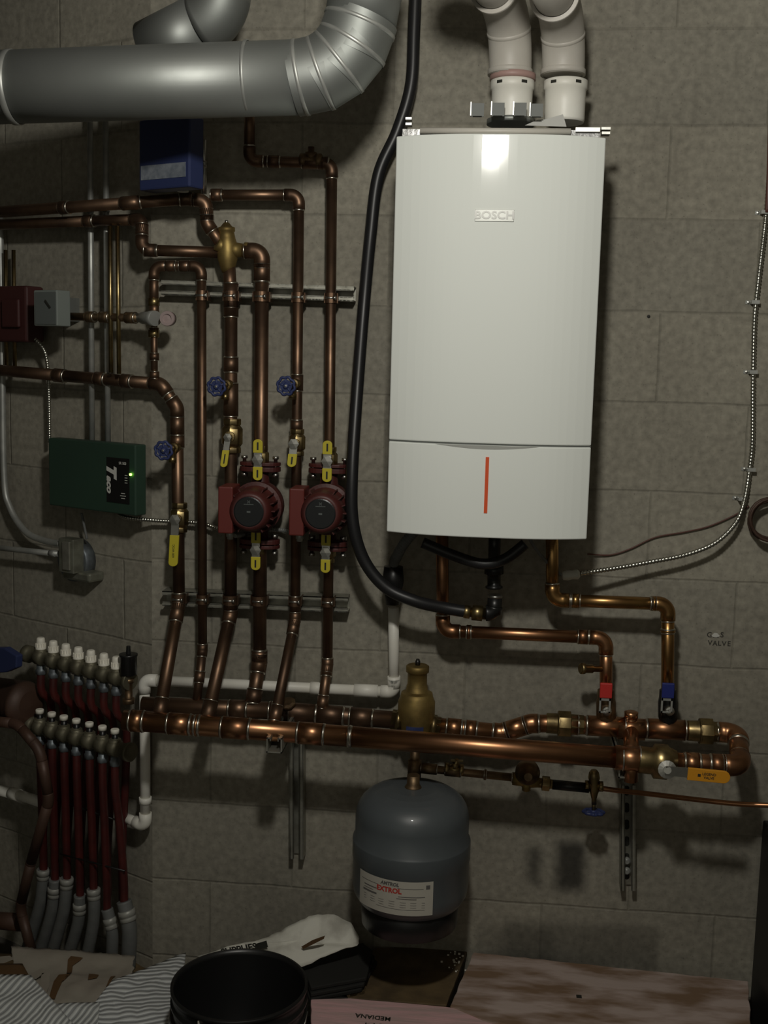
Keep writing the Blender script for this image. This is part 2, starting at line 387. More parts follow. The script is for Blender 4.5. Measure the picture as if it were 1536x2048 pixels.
fl = MB(); fl.box(V(((XL+XR)/2, (YB+1.2)/2, -.05)), EM, NM, UZ, (XR-XL)/2+.1, (1.3-YB)/2, .05); struct(fl.build('floor', ['floor'], origin=V((0, 0, 0))))
ce = MB(); ce.box(V(((XL+XR)/2, (YB+1.2)/2, H+.05)), EM, NM, UZ, (XR-XL)/2+.1, (1.3-YB)/2, .05); struct(ce.build('ceiling', ['ceil'], origin=V((0, 0, 0))))
w = MB(); w.box(V((XR+.05, YB/2, H/2)), EM, NM, UZ, .05, -YB/2, H/2); struct(w.build('wall_right', ['farwall'], origin=V((XR, 0, 0))))
w = MB(); w.box(V(((XL+XR)/2, YB-.05, H/2)), EM, NM, UZ, (XR-XL)/2, .05, H/2); struct(w.build('wall_front', ['farwall'], origin=V((0, YB, 0))))
w = MB(); w.box(V((XL-.05, (YB+1.2)/2, H/2)), EM, NM, UZ, .05, (1.2-YB)/2, H/2); struct(w.build('wall_far_left', ['farwall'], origin=V((XL, 0, 0))))
# handwriting and a nail hole on the wall
hw = MB(); ex = EM
def wtext(mb, s, u, v, size, **k): p = P(u, v, .0006); put_text(mb, s, p, EM, UZ, size, **k)
for ch, u, v in (('G', 1419, 1270), ('A', 1432, 1271), ('S', 1444, 1270)): wtext(hw, ch, u, v, .017, bold=.0003)
for ch, u, v in (('V', 1420, 1286), ('A', 1430, 1287), ('L', 1439, 1287), ('V', 1448, 1288), ('E', 1458, 1288)): wtext(hw, ch, u, v, .016, bold=.0003)
hw.build('handwriting', ['pencil'], wall_back, 'GAS VALVE written in dark marker on the block')
ch = MB(); pts = [P(1431+9*math.cos(a)*(.8+.25*math.sin(3*a)), 1270+4.5*math.sin(a), .0004) for a in [i*math.pi/7 for i in range(14)]]
ch.prism(pts, NM*.0015); ch.build('paint_chip', ['white'], wall_back, 'white chipped spot over the handwriting')
nh = MB().lathe(P(1297, 633, -.002), NM, [(0, .004), (.004, .0035), (.005, 0)], 12); nh.build('nail_head', ['ink'], wall_back)

# ================================================================== BOILER
ob = .27
TL, TR, BL, BR = P(790, 272, ob), P(1207, 276, ob), P(776, 1062, ob), P(1178, 1080, ob)
bxl = (TL.x+BL.x)/2; bxr = (TR.x+BR.x)/2; bzt = (TL.z+TR.z)/2; bzb = (BL.z+BR.z)/2
bzs = (P(778, 881, ob).z + P(1184, 893, ob).z)/2
print('boiler', TL, TR, BL, BR)
boiler = thing('wall_boiler', 'tall white wall-hung gas boiler with bowed front and orange strip', 'boiler', V(((bxl+bxr)/2, 0, bzb)))
hw_ = (bxr-bxl)/2; xm = (bxl+bxr)/2
b = MB(); b.box(V((xm, -(ob-.02)/2-.005, (bzt+bzb)/2)), EM, NM, UZ, hw_-.006, (ob-.02)/2-.005, (bzt-bzb)/2-.006); b.build('casing', ['galv'], boiler, bevel=.002)
def bow(x): t = (x-xm)/hw_; return ob + .036*(1-abs(t)**2.8)
def bowed(name, z0, z1, extra=0., x0=None, x1=None, m='boiler', bevel=.0025, thick=.03, parent=boiler, label=None):
    mb = MB(); x0 = bxl if x0 is None else x0; x1 = bxr if x1 is None else x1; n = 24
    xs = [x0+(x1-x0)*i/n for i in range(n+1)]
    front = [V((x, -bow(x)-extra, z0)) for x in xs]; back = [V((x, -(ob-thick) if extra == 0 else -bow(x)-extra+thick, z0)) for x in reversed(xs)]
    mb.prism(front+back, UZ*(z1-z0)); return mb.build(name, [m], parent, label, bevel)
bowed('front_panel', bzs+.0016, bzt)
bowed('lower_flap', bzb, bzs-.0016)
bowed('seam_strip', bzs-.0016, bzs+.0016, extra=-.004, thick=.02, m='seam', bevel=0)
# finger grip crescent below the seam
gp = MB(); pts = []
for i in range(25):
    t = i/24; x = bxl+hw_*2*(.235+.51*t); pts.append(V((x, -bow(x)-.0006, bzs-.002)))
for i in range(25):
    t = 1-i/24; x = bxl+hw_*2*(.235+.51*t); pts.append(V((x, -bow(x)-.0006, bzs-.002-.0075*math.sin(math.pi*t))))
for i in range(24):
    q = [pts[i], pts[i+1], pts[48-i], pts[49-i]]; b0 = len(gp.v); gp.v += q; gp.face((b0, b0+1, b0+2, b0+3))
gp.build('finger_grip', ['badge'], boiler, 'shallow crescent grip under the seam')
so = P(975, 914, ob+.034); sb = P(974, 1026, ob+.034)
bowed('indicator_strip', sb.z, so.z, extra=.0012, x0=so.x-.0035, x1=so.x+.0035, m='orange', bevel=0, thick=.006, label='thin orange vertical strip')
ba = P(950, 431, ob+.034); bb = P(1028, 432, ob+.034)
bd = bowed('name_badge', ba.z-.0115, ba.z+.0115, extra=.0022, x0=ba.x, x1=bb.x, m='badge', bevel=.0006, thick=.006, label='silver grey rectangular badge')
bt = MB(); put_text(bt, 'BOSCH', V(((ba.x+bb.x)/2, -bow((ba.x+bb.x)/2)-.0032, ba.z)), EM, UZ, .021, bold=.0006, wx=1.15)
bt.build('badge_lettering', ['badge_letter'], bd)
# metal lid rail, flange teeth, film
b = MB(); a_ = P(838, 256, .2); z_ = P(1140, 262, .2)
zt = bzt
b.box(V((xm, -ob/2, zt+.006)), EM, NM, UZ, hw_-.01, ob/2-.02, .012); b.build('top_plate', ['film'], boiler, 'crinkled clear film over a steel top plate')
for (u, v, w2, h2) in ((818, 239, 6, 2.2), (818, 250, 6, 2.2), (1211, 259, 9, 2.4), (1211, 268, 8, 2.4)):
    p = P(u, v, .23); k = mpp(p); mb = MB().box(p, EM, NM, UZ, w2*k, .012, h2*k); mb.build('lid_clip', ['steel'], boiler)
p = P(1175, 261, .25); k = mpp(p); MB().box(p, EM, NM, UZ, 24*k, .01, 4*k).build('lid_rail', ['steel'], boiler)
p = P(990, 262, .26); k = mpp(p); MB().tube([p-EM*150*k, p, p+EM*150*k], 6*k, 14).build('lid_tube', ['vent'], boiler)
for i, (u, v) in enumerate(((955, 220), (996, 219), (1040, 219), (1073, 221))):
    p = P(u, v, .22); k = mpp(p)
    mb = MB().box(p, EM, NM, UZ, 13*k, .0012, 13*k, 0).box(p+NM*.006-EM*13*k, EM, NM, UZ, .0009, .006, 13*k, 1).box(p+NM*.006-UZ*13*k, EM, NM, UZ, 9*k, .006, .0009, 0)
    mb.build('flange_tab', ['seam', 'steel'], boiler)
p = P(1022, 238, .15); k = mpp(p); mb = MB().lathe(p-UZ*.012, UZ, [(0, .050), (.010, .050), (.011, .047)], 32); mb.build('flue_collar', ['duct'], boiler)
p = P(1095, 243, .2); k = mpp(p); tg = tag(MB().prism([p+EM*a*k+UZ*c*k for a, c in ((-45, -8), (38, -10), (30, 14), (-5, 4), (-20, 3))], NM*.001).build('paper_tag', ['paper']), 'loose white paper tag lying on top of the boiler', 'tag')

# ================================================================== FLUE PIPES
def flue(cu, cv0, name, label, cx, rimu, rimv, fat):
    k0 = mpp(P(cu, 150, .15)); r = 39*k0
    a = P(cu, 246, .15); bq = P(cu, 100, .15); c = bq+V((-.008, -.05, .055)); rim = P(rimu, rimv, .15+.05+.085)
    d = rim + V((rim.x-bq.x, rim.y-bq.y, 0)).normalized()*.28; d.z = rim.z+.004
    root = thing(name, label, 'flue pipe', a)
    # bottom adapter with slots
    lowz = P(cu, 230, .15); topz = P(cu, 163, .15)
    mb = MB().lathe(a, UZ, [(0, r*1.0), (.006, r*1.04), ((lowz-a).z+.02, r*1.04), ((topz-a).z-.018, r*1.06), ((topz-a).z-.016, r*1.12), ((topz-a).z, r*1.12), ((topz-a).z+.002, r)], 36)
    ad = mb.build('adapter', ['pvc'], root)
    for s in (-.62, .55):
        p = V((a.x, a.y, topz.z-.008)) + V((math.sin(s), -math.cos(s), 0))*(r*1.12); e = V((math.cos(s), math.sin(s), 0))
        MB().box(p, e, V((math.sin(s), -math.cos(s), 0)), UZ, .006, .0015, .0028).build('slot', ['ink'], ad)
    arc, cut = arc_at(topz, bq, c, r*.9); arc2, cut2 = arc_at(bq, c, d, r*.9)
    dd = (d-c).normalized(); e1 = (c-bq).normalized()
    b0 = V((bq.x, bq.y, topz.z+.012)); b1 = V((bq.x, bq.y, rim.z)); pth = []
    for q in range(17): t = q/16; pth.append(b0*(1-t)**2 + b1*(2*t*(1-t)) + rim*t*t)
    dd = (pth[-1]-pth[-2]).normalized()
    mb = MB().tube(pth, r*1.09, 44)
    mb.lathe(b0, UZ, [(-.001, r*1.0), (0, r*1.15), (.010, r*1.15), (.012, r*1.09)], 44, 0, False)
    md_ = (pth[7]-pth[6]).normalized(); mb.lathe(pth[6], md_, [(0, r*1.08), (.002, r*1.12), (.007, r*1.12), (.009, r*1.08)], 44, 0, False)
    mb.lathe(rim-dd*.004, dd, [(0, r*1.08), (.001, r*1.2), (.014, r*1.2), (.015, r*1.02)], 40, 0, False)
    mb.build('elbow', ['vent'], root)
    MB().tube([rim-dd*.02, rim, d], r*.99, 36).build('pipe', ['vent'], root)
    if fat: 
        p = V((a.x, a.y, topz.z+.001)); MB().lathe(p-UZ*.0, UZ, [(0, r*1.0), (.0005, r*1.17), (.0125, r*1.17), (.013, r*1.0)], 36).build('joint_band', [mat('primer_band', (.42, .27, .24), .5)], root, 'pinkish primer band')
flue(1022, 245, 'flue_pipe', 'white plastic flue pipe with pinkish primer band, left of the two above the boiler', 0, 990, -22, True)
flue(1128, 245, 'flue_pipe', 'white plastic flue pipe without primer band, right of the two above the boiler', 0, 1110, -6, False)

# ================================================================== DUCTS
od = .42
pA = P(-90, 178, od); pB = P(700, 152, od); pC = P(752, -120, od)
kd = mpp(pB); rd = 72*kd
dt = thing('round_duct', 'large round galvanised duct running along the top left and turning up', 'duct', pA)
arc, cut = arc_at(pA, pB, pC, rd*1.7)
d0 = (pB-pA).normalized()
MB().tube([pA, pA.lerp(arc[0], .5), arc[0]], rd, 48).build('pipe', ['duct'], dt)
# gored elbow: five flat segments
n = 5; g = [arc[int(round(i*8/(n-1)))] if i < n else arc[-1] for i in range(n)]
for i in range(n-1):
    td = (g[i+1]-g[i]).normalized()*.016
    MB().tube([g[i]-td, g[i+1]+td], rd*1.01, 48, caps=False).build('elbow_gore', ['duct'], dt)
for i in range(n):
    t = (g[min(i+1, n-1)]-g[max(i-1, 0)]).normalized()
    MB().lathe(g[i]-t*.004, t, [(0, rd*1.0), (.001, rd*1.035), (.007, rd*1.035), (.008, rd)], 48, 0, False).build('seam_bead', ['galv'], dt)
MB().tube([arc[-1], arc[-1].lerp(pC, .5), pC], rd, 48).build('pipe', ['duct'], dt)
p = P(25, 175, od); MB().lathe(p-d0*.004, d0, [(0, rd), (.001, rd*1.03), (.012, rd*1.03), (.013, rd)], 48, 0, False).build('seam_bead', ['galv'], dt)
p = P(498, 157, od); MB().lathe(p-d0*.004, d0, [(0, rd), (.001, rd*1.02), (.006, rd*1.02), (.007, rd)], 48, 0, False).build('seam_bead', ['galv'], dt)
dt2 = thing('round_duct', 'short crimped round duct dropping from above behind the big duct', 'duct', P(440, -120, .26))
q0 = P(452, -130, .24); q1 = P(440, 30, .24); q2 = P(300, 100, .2); r2 = 58*mpp(q1)
arc, cut = arc_at(q0, q1, q2, r2*1.1)
MB().tube([q0, arc[0]], r2, 40).build('pipe', ['duct'], dt2)
MB().tube(arc, r2*1.02, 40).build('elbow', ['duct'], dt2)
MB().tube([arc[-1], q2], r2, 40).build('pipe', ['duct'], dt2)

# ================================================================== BLACK GAS HOSE
hr = 12.2*mpp(P(720, 700, .08))
hp = [P(833, -70, .06), P(828, 60, .06), P(822, 170, .06), P(795, 262, .06), P(757, 350, .06), P(741, 470, .06), P(727, 620, .065), P(713, 800, .115), P(704, 950, .15), P(706, 1045, .155), P(728, 1120, .15), P(772, 1175, .15), P(830, 1202, .15), P(890, 1216, .135), P(938, 1224, .13)]
hose = thing('gas_hose', 'long black flexible gas hose dropping left of the boiler', 'hose', hp[-1])
MB().tube(spline(hp, 10), hr, 24).build('tube', ['hose'], hose)
a = hp[-1]; d = (P(985, 1229, .13)-a).normalized(); r = hr
MB().lathe(a-d*.012, d, [(0, r*.95), (.002, r*1.1), (.014, r*1.1), (.015, r*.8), (.022, r*.8)], 24).build('hose_end', ['brass'], hose)
MB().lathe(a+d*.006, d, [(0, r*.9), (.001, r*1.35), (.024, r*1.35), (.025, r*1.0), (.034, r*1.0)], 6).build('hex_nut', ['brass'], hose, 'brass hexagonal nut')
# black iron tee below boiler
gt = P(988, 1228, .13); k = mpp(gt)
tee = thing('gas_tee', 'black iron gas pipe elbow under the boiler beside the brass nut', 'pipe fitting', gt)
g1 = P(988, 1130, .13); g0 = P(990, 1050, .13)
MB().lathe(g0, (g1-g0), [(0, 12*k), ((g1-g0).length, 12*k)], 20).build('nipple', ['blackp'], tee)
MB().lathe(g1, (gt-g1), [(0, 11*k), (.002, 19*k), (.02, 19*k), (.022, 13*k), (.045, 13*k), (.047, 17*k), (.052, 17*k)], 8).build('union', ['blackp'], tee)
pr = P(992, 1180, .15); MB().lathe(P(990, 1195, .13)+UZ*.0, V((0, 0, 1)), [(0, 14.5*k), (.004, 15*k), (.006, 14*k)], 20).build('ring', ['steel'], tee)
MB().tube(arc_at(P(990, 1195, .13), gt, gt-(d*.06), .03)[0], 16*k, 20).tube([P(990, 1195, .13), gt], 14.5*k).build('elbow', ['blackp'], tee)

# corrugated condensate hose, trap
c0 = P(842, 1050, .16); c1 = P(812, 1082, .15); c2 = P(795, 1110, .13); c3 = P(787, 1128, .1)
cable('condensate_hose', 'pale grey corrugated hose curving out from under the boiler', 'hose', [c0, c1, c2, c3], 9.5*mpp(c2), 'greypvc', ribs=.006)
tk = P(787, 1130, .09); k = mpp(tk)
MBt = MB().lathe(tk, -UZ, [(0, 10*k), (.003, 19*k), (.035, 22*k), (.065, 17*k), (.09, 14*k)], 24)
tag(MBt.build('condensate_trap', ['blackp']), 'black plastic trap between the grey hose and white drain pipe', 'trap')
bh = [P(845, 1085, .2), P(905, 1110, .2), P(965, 1128, .2), P(1010, 1118, .2), P(1050, 1088, .2)]
cable('drain_hose', 'black hose sagging in an arc right under the boiler', 'hose', bh, 11*mpp(bh[2]), 'hose')

# white PVC drain
pr_ = 10.5*mpp(P(500, 1370, .04))
pv = [P(787, 1215, .04), P(788, 1384, .04), P(289, 1360, .04), P(291, 1652, .04), P(252, 1636, .02)]
root = run('drain_pipe', 'white plastic drain pipe stepping down behind the copper risers', 'pipe', pv, pr_, 'pvc', R=1.2, couplings=((0, .88, 2.2), (1, .11, 4.5), (1, .305, 2.4), (2, .82, 1.2)), hub=1.3, fat=1.22, rings=False)
run('drain_pipe', 'short white plastic pipe sloping in at the left edge behind the red tubes', 'pipe', [L(-40, 1572, .05), L(30, 1588, .05), L(95, 1608, .05)], 10.5*mpp(L(30, 1590, .05)), 'pvc', rings=False)

# ================================================================== STRUT RAILS
def strut(name, label, a, b_, nrm, w, dpt, mname='strut', holes=0, cat='strut channel', parts=None):
    """C-channel: back plate, two side flanges, inturned lips; from a to b_"""
    a = V(a); b_ = V(b_); ax = (b_-a).normalized(); ln = (b_-a).length; sd = ax.cross(nrm).normalized(); c = (a+b_)/2; t = .0014
    root = thing(name, label, cat, c)
    mb = MB().box(c+nrm*t, sd, nrm, ax, w/2, t, ln/2)
    for s in (-1, 1):
        mb.box(c+nrm*(dpt/2)+sd*s*(w/2-t), sd, nrm, ax, t, dpt/2, ln/2)
        mb.box(c+nrm*(dpt-t)+sd*s*(w/2-.0045), sd, nrm, ax, .0045, t, ln/2)
        mb.box(c+nrm*(dpt-.004)+sd*s*(w/2-.0085), sd, nrm, ax, .001, .004, ln/2)
    mb.build('channel', [mname], root)
    for i in range(holes):
        f = (i+.6)/(holes+.2); p = a.lerp(b_, f)
        pts = []
        for j in range(16):
            an = 2*math.pi*j/16; pts.append(p+nrm*(2*t+.0004)+sd*(.0062*math.cos(an))+ax*(.0062*math.sin(an)+(.006 if math.sin(an) > 0 else -.006)))
        MB().prism(pts, nrm*.0002).build('slot', ['ink'], root)
    return root
P_ = P
up = strut('strut_rail', 'horizontal galvanised strut rail across the upper copper risers', P(332, 577, .004), P(712, 590, .004), NM, .033, .04)
lo = strut('strut_rail', 'horizontal galvanised strut rail across the lower copper risers', P(334, 1190, .004), P(700, 1203, .004), NM, .036, .04)

# ================================================================== RISERS
R1 = 12.2*mpp(P(355, 1000, .06)); R2_ = 9.3*mpp(P(403, 900, .06)); R3 = 14*mpp(P(520, 900, .06)); R4 = 10.4*mpp(P(600, 900, .06)); R5 = 10.4*mpp(P(660, 900, .06))
of = .23; obk = .10; ow = .062
rA = run('heating_pipe', 'copper riser under the long valve lever, leftmost of the six', 'pipe',
    [L(-40, 737, ow), L(120, 751, ow), P(322, 768, ow), P(354, 815, ow), P(358, 1205, ow), P(319, 1428, of-.02)], R1, 'copper', R=1.6, couplings=((3, .09, 3), (3, .17, 2), (4, .1, 3), (4, .95, 3), (1, .42, 2), (1, .68, 2)), group=None)
rB = run('heating_pipe', 'slim copper riser looping over at its top, second from the left', 'pipe',
    [P(308, 606, ow), P(308, 532, ow), P(403, 532, ow), P(405, 1300, ow), P(393, 1408, obk)], R2_, 'copper', R=1.8, couplings=((1, .35, 2.2), (1, .65, 2.2), (3, .5, 2.4)))
rC = run('heating_pipe', 'copper riser below the brass separator body, third from the left', 'pipe',
    [P(458, 535, ow), P(462, 600, ow), P(461, 1228, ow), P(414, 1438, of-.02)], R3*.92, 'copper', R=1.5, couplings=((1, .0, 5), (1, .2, 2.2), (1, .31, 5), (1, .965, 2), (2, .93, 3)))
rD = run('heating_pipe', 'copper riser turning down from the brass separator into the left red pump', 'pipe',
    [P(486, 502, ow), P(524, 502, ow), P(519, 1325, ow), P(505, 1410, obk)], R3, 'copper', R=1.6, couplings=((1, .05, 2.4), (1, .985, 2), (2, .8, 2)))
rE = run('heating_pipe', 'copper riser with the right blue wheel, between the two red pumps', 'pipe',
    [P(425, 390, ow), P(598, 390, ow), P(590, 1240, ow), P(549, 1440, of-.02)], R4, 'copper', R=1.6, couplings=((0, .05, 2), (1, .43, 3), (1, .53, 2), (1, .96, 3), (2, .08, 3), (2, .94, 3)))
rF = run('heating_pipe', 'copper riser feeding the right red pump, rightmost of the six', 'pipe',
    [P(499, 225, ow), P(499, 322, ow), P(664, 327, ow), P(655, 1330, ow), P(644, 1418, obk)], R5, 'copper', R=1.6, couplings=((1, .3, 2.2), (1, .8, 5), (3, .1, 2.5), (3, .85, 2.5)))
# little tee top on the riser F
p = P(622, 322, ow); tag(MB().lathe(p, UZ, [(0, R5*1.1), (.018, R5*1.1), (.019, R5*.6), (.03, R5*.6)], 18).lathe(p-EM*.025, EM, [(0, R5*1.1), (.002, R5*1.35), (.012, R5*1.35), (.014, R5*1.15), (.036, R5*1.15), (.038, R5*1.35), (.048, R5*1.35), (.05, R5*1.1)], 18).build('check_valve', ['bronze']), 'bronze check valve on the short top pipe below the duct', 'valve')

# pipe clamps on the struts
def clamp(p, r, idx, label, group):
    root = thing('pipe_clamp', label, 'pipe clamp', p, group)
    pts = [p+EM*(r*1.12*math.cos(a))+NM*(r*1.12*math.sin(a)) for a in [math.pi*i/12-.15 for i in range(13)]]
    mb = MB()
    for a, b_ in zip(pts, pts[1:]): mb.box((a+b_)/2, (b_-a).normalized(), (b_-a).normalized().cross(UZ), UZ, (b_-a).length/2+.0004, .0009, .011)
    for s in (-1, 1): mb.box(p+EM*s*(r*1.12+.001)-NM*.012, EM, NM, UZ, .001, .014, .011)
    mb.build('strap', ['copper'], root)
    MB().tube([p+NM*(r*1.1)-EM*.012, p+NM*(r*1.1)+EM*.012], .0028, 8).lathe(p+NM*(r*1.1)+EM*.008, EM, [(0, .0055), (.005, .0055)], 6).build('bolt', ['steel'], root)
    return root
rows = [(591, [(404, R2_, 'slim second'), (462, R3*.92, 'third'), (523, R3, 'fourth'), (597, R4, 'fifth'), (662, R5, 'rightmost')], 'upper'),
        (1198, [(358, R1, 'leftmost'), (405, R2_, 'slim second'), (461, R3*.92, 'third'), (518, R3, 'fourth'), (590, R4, 'fifth'), (656, R5, 'rightmost')], 'lower')]
for v, lst, nm in rows:
    for u, r, w_ in lst: clamp(P(u, v+(u-400)*.02, ow), r, 0, 'pipe clamp holding the %s copper riser on the %s strut rail' % (w_, nm), 'pipe clamps on the strut rails')

# ================================================================== VALVES
def lever(root, hub, dir_, side, ln0, ln1, w, msleeve='yellow', both=False, text=None):
    """steel hub plate and coloured sleeve(s) lying in the plane of dir_/side"""
    dir_ = V(dir_).normalized(); side = V(side).normalized(); nn = NM
    MB().lathe(hub-nn*.012, nn, [(0, w*.32), (.012, w*.32), (.0125, w*.6), (.018, w*.6), (.019, 0)], 6).build('stem_nut', ['steel'], root)
    segs = [(1,)] + ([(-1,)] if both else [])
    mb = MB()
    for (s,) in segs: mb.box(hub+dir_*s*ln0/2, side, nn, dir_, w*.42, .0012, ln0/2+.002)
    pl = mb.build('lever_plate', ['steel'], root)
    for (s,) in segs:
        pts = []
        c = hub+dir_*s*ln0; e = hub+dir_*s*ln1
        pts += [c-side*w/2, c+side*w/2, e-dir_*s*w*.4+side*w/2]
        for j in range(1, 8): a = math.pi*j/8; pts.append(e-dir_*s*w*.4+side*(w/2*math.cos(a))+dir_*s*(w*.4*math.sin(a)))
        pts += [e-dir_*s*w*.4-side*w/2]
        mb = MB().prism([q-nn*.003 for q in pts], nn*.006)
        sl = mb.build('handle_sleeve', [msleeve], root, bevel=.001)
        tm = MB(); c2 = (c+e)/2+nn*.0036; L_ = ln1-ln0
        for q, (t0, t1, hw2) in enumerate(((-.30, .30, .09),) if text is None else ()):
            tm.box(c2, side, nn, dir_, w*hw2, .0002, L_*.28)
        if text: put_text(tm, text, c2, -dir_ if True else dir_, side*(-1), w*.36, wx=.9)
        tm.build('print', ['ink'], sl)
def ball_valve(name, label, p, ax, r, dir_, ln0, ln1, w, both=False, msleeve='yellow', text=None, hub_off=.034, body='brass', sideoff=0., group=None):
    root = thing(name, label, 'valve', p, group); ax = V(ax).normalized()
    MB().lathe(p-ax*r*2.6, ax, [(0, r*1.15), (.001, r*1.4), (r*.9, r*1.4), (r*.95, r*1.2), (r*1.5, r*1.65), (r*3.7, r*1.65), (r*4.25, r*1.2), (r*4.3, r*1.4), (r*5.2, r*1.4), (r*5.21, r*1.15)], 8).build('body', [body], root, bevel=.0015)
    h = p+NM*hub_off+EM*sideoff
    MB().lathe(p+EM*sideoff, NM, [(0, r*.8), (hub_off*.7, r*.8), (hub_off*.72, r*.5), (hub_off, r*.5)], 14).build('stem', [body], root)
    lever(root, h, dir_, EM, ln0, ln1, w, msleeve, both, text)
    return root
k = mpp(P(500, 1000, .09))
ball_valve('ball_valve', 'brass ball valve with one long yellow lever on the leftmost riser', P(359, 1035, ow), UZ, R1*.95, V((-.05, 0, -1)), 32*k, 96*k, 19*k, text='600 WOG')
ball_valve('ball_valve', 'large brass ball valve with stubby yellow lever on the third riser', P(464, 872, ow), UZ, R3*.95, V((-.12, -.1, -1)), 26*k, 60*k, 14*k, hub_off=.04)
ball_valve('ball_valve', 'brass ball valve with short yellow lever between the two red pumps', P(594, 885, ow), UZ, R4*1.0, V((-.08, -.1, -1)), 20*k, 46*k, 18*k, hub_off=.04)
for (u, v, w_, lb) in ((522, 917, 1, 'above the left red pump'), (518, 1095, 1, 'below the left red pump'), (659, 920, 1, 'above the right red pump'), (656, 1100, 1, 'below the right red pump')):
    ball_valve('isolation_valve', 'small isolation valve with yellow butterfly handle ' + lb, P(u, v, ow), UZ, R3*.72, UZ, 14*k, 41*k, 19*k, both=True, hub_off=.035, group='butterfly valves at the pumps')

# blue wheel drain valves
def wheel(mb, c, nrm, r, th, lobes=8, m=0):
    nrm = V(nrm).normalized(); a1 = nrm.cross(V((.3, .2, 1)) if abs(nrm.z) < .9 else EM).normalized(); a2 = nrm.cross(a1)
    pts = [c + a1*(rr*math.cos(a)) + a2*(rr*math.sin(a)) for a, rr in [(2*math.pi*i/64, r*(1+.07*math.cos(lobes*2*math.pi*i/64))) for i in range(64)]]
    mb.tube(pts+[pts[0]], th, 8, m, False)
    for i in range(5):
        a = 2*math.pi*i/5; mb.tube([c, c+(a1*math.cos(a)+a2*math.sin(a))*r], th*.75, 6, m)
    mb.lathe(c-nrm*th*1.2, nrm, [(0, r*.35), (th*2.2, r*.35), (th*2.6, r*.2)], 14, m).lathe(c-nrm*th*.4, nrm, [(0, r*.72), (th*.8, r*.72)], 20, m)
    return mb
def drain_valve(label, p, q, r, group, size):
    root = thing('drain_valve', label, 'valve', p, group); d = (q-p).normalized(); ln = (q-p).length
    MB().lathe(p, d, [(0, r*1.2), (ln*.35, r*1.2), (ln*.36, r*.8), (ln*.6, r*.8), (ln*.62, r*1.0), (ln*.75, r*1.0), (ln*.76, r*.4), (ln, r*.4)], 14).lathe(p+d*ln*.35, V((.0, -.25, -1)), [(0, r*.8), (.022, r*.8), (.023, r*.95), (.034, r*.95)], 14).build('body', ['brass'], root)
    wheel(MB(), q, (d+NM).normalized(), size, size*.17).build('wheel', ['bluewheel'], root, 'blue scalloped hand wheel')
    MB().lathe(q, (d+NM).normalized(), [(0, .003), (.005, .003), (.0055, 0)], 10).build('screw', ['steel'], root)
kw = mpp(P(433, 773, .13))
drain_valve('blue-wheeled drain valve on the third copper riser', P(462, 768, ow), P(433, 773, .145), .009, 'blue wheel drain valves', 17*kw)
drain_valve('blue-wheeled drain valve on the riser between the pumps', P(595, 766, ow), P(572, 772, .145), .009, 'blue wheel drain valves', 17*kw)
drain_valve('blue-wheeled drain valve right of the green control box', P(357, 893, ow), P(327, 901, .15), .009, 'blue wheel drain valves', 17*kw)

# ================================================================== PUMPS
def pump(label, c, box_dx):
    root = thing('circulator_pump', label, 'pump', c, 'red circulator pumps')
    MB().lathe(c-NM*.034, NM, [(0, .035), (.008, .05), (.03, .056), (.06, .056), (.07, .05)], 32).lathe(c-UZ*.085, UZ, [(0, .019), (.03, .021), (.06, .03), (.11, .03), (.14, .021), (.17, .019)], 24).build('volute', ['pump'], root)
    for s in (-1, 1):
        pts = []
        for i in range(28):
            a = 2*math.pi*i/28; pts.append(c+UZ*s*.078+EM*(.047*math.copysign(abs(math.cos(a))**.7, math.cos(a)))+NM*(.027*math.sin(a)))
        fl_ = MB().prism(pts, UZ*s*.011).prism([q+UZ*s*.013 for q in pts], UZ*s*.008).build('flange', ['pump'], root, bevel=.0015)
        for e in (-1, 1):
            MB().lathe(c+UZ*s*.066+EM*e*.036+NM*.004, UZ*s, [(0, .008), (.008, .008), (.0085, .0045), (.04, .0045), (.0405, .0075), (.047, .0075)], 6).build('bolt', ['steel'], fl_)
    mc = c+NM*.032
    mb = MB().lathe(mc, NM, [(0, .052), (.006, .058), (.012, .058), (.014, .050), (.062, .0475), (.08, .045), (.087, .040), (.09, .034), (.0885, .032)], 36)
    for i in range(18):
        a = 2*math.pi*i/18
        if abs(math.cos(a)) > .2: mb.box(mc+NM*.045+(EM*math.cos(a)+UZ*math.sin(a))*.0505, EM*math.cos(a)+UZ*math.sin(a), NM, EM*-math.sin(a)+UZ*math.cos(a), .004, .026, .0013)
    mb.build('motor', ['pump'], root)
    fc = mc+NM*.0885
    fp = MB().lathe(fc-NM*.004, NM, [(0, .034), (.005, .034), (.006, .031)], 36).build('face_plate', ['pumpface'], root)
    t = MB()
    t.box(fc+NM*.0025+UZ*.0165, EM, NM, UZ, .011, .0003, .0006); t.box(fc+NM*.0025+UZ*.022, (EM+UZ).normalized(), NM, (UZ-EM).normalized(), .004, .0003, .0007); t.box(fc+NM*.0025+UZ*.022, (EM-UZ).normalized(), NM, (UZ+EM).normalized(), .004, .0003, .0007)
    t.box(fc+NM*.0025, EM, NM, UZ, .004, .0003, .0018)
    t.build('face_print', ['greyd'], fp)
    MB().box(c+EM*box_dx+NM*.072, EM, NM, UZ, .0165, .038, .052).build('terminal_box', ['pumpbox'], root, 'brighter red terminal box', bevel=.003)
    MB().box(c+EM*(box_dx+.018)+NM*.06, EM, NM, UZ, .02, .022, .032).build('box_neck', ['pump'], root, bevel=.003)
    MB().lathe(c+EM*box_dx+NM*.06-UZ*.052, -UZ, [(0, .009), (.014, .009), (.015, .007), (.02, .007)], 12).build('cable_gland', ['galv'], root)
    return root
pump('red circulator pump, left of the pair', P(520, 1010, ow), -.055)
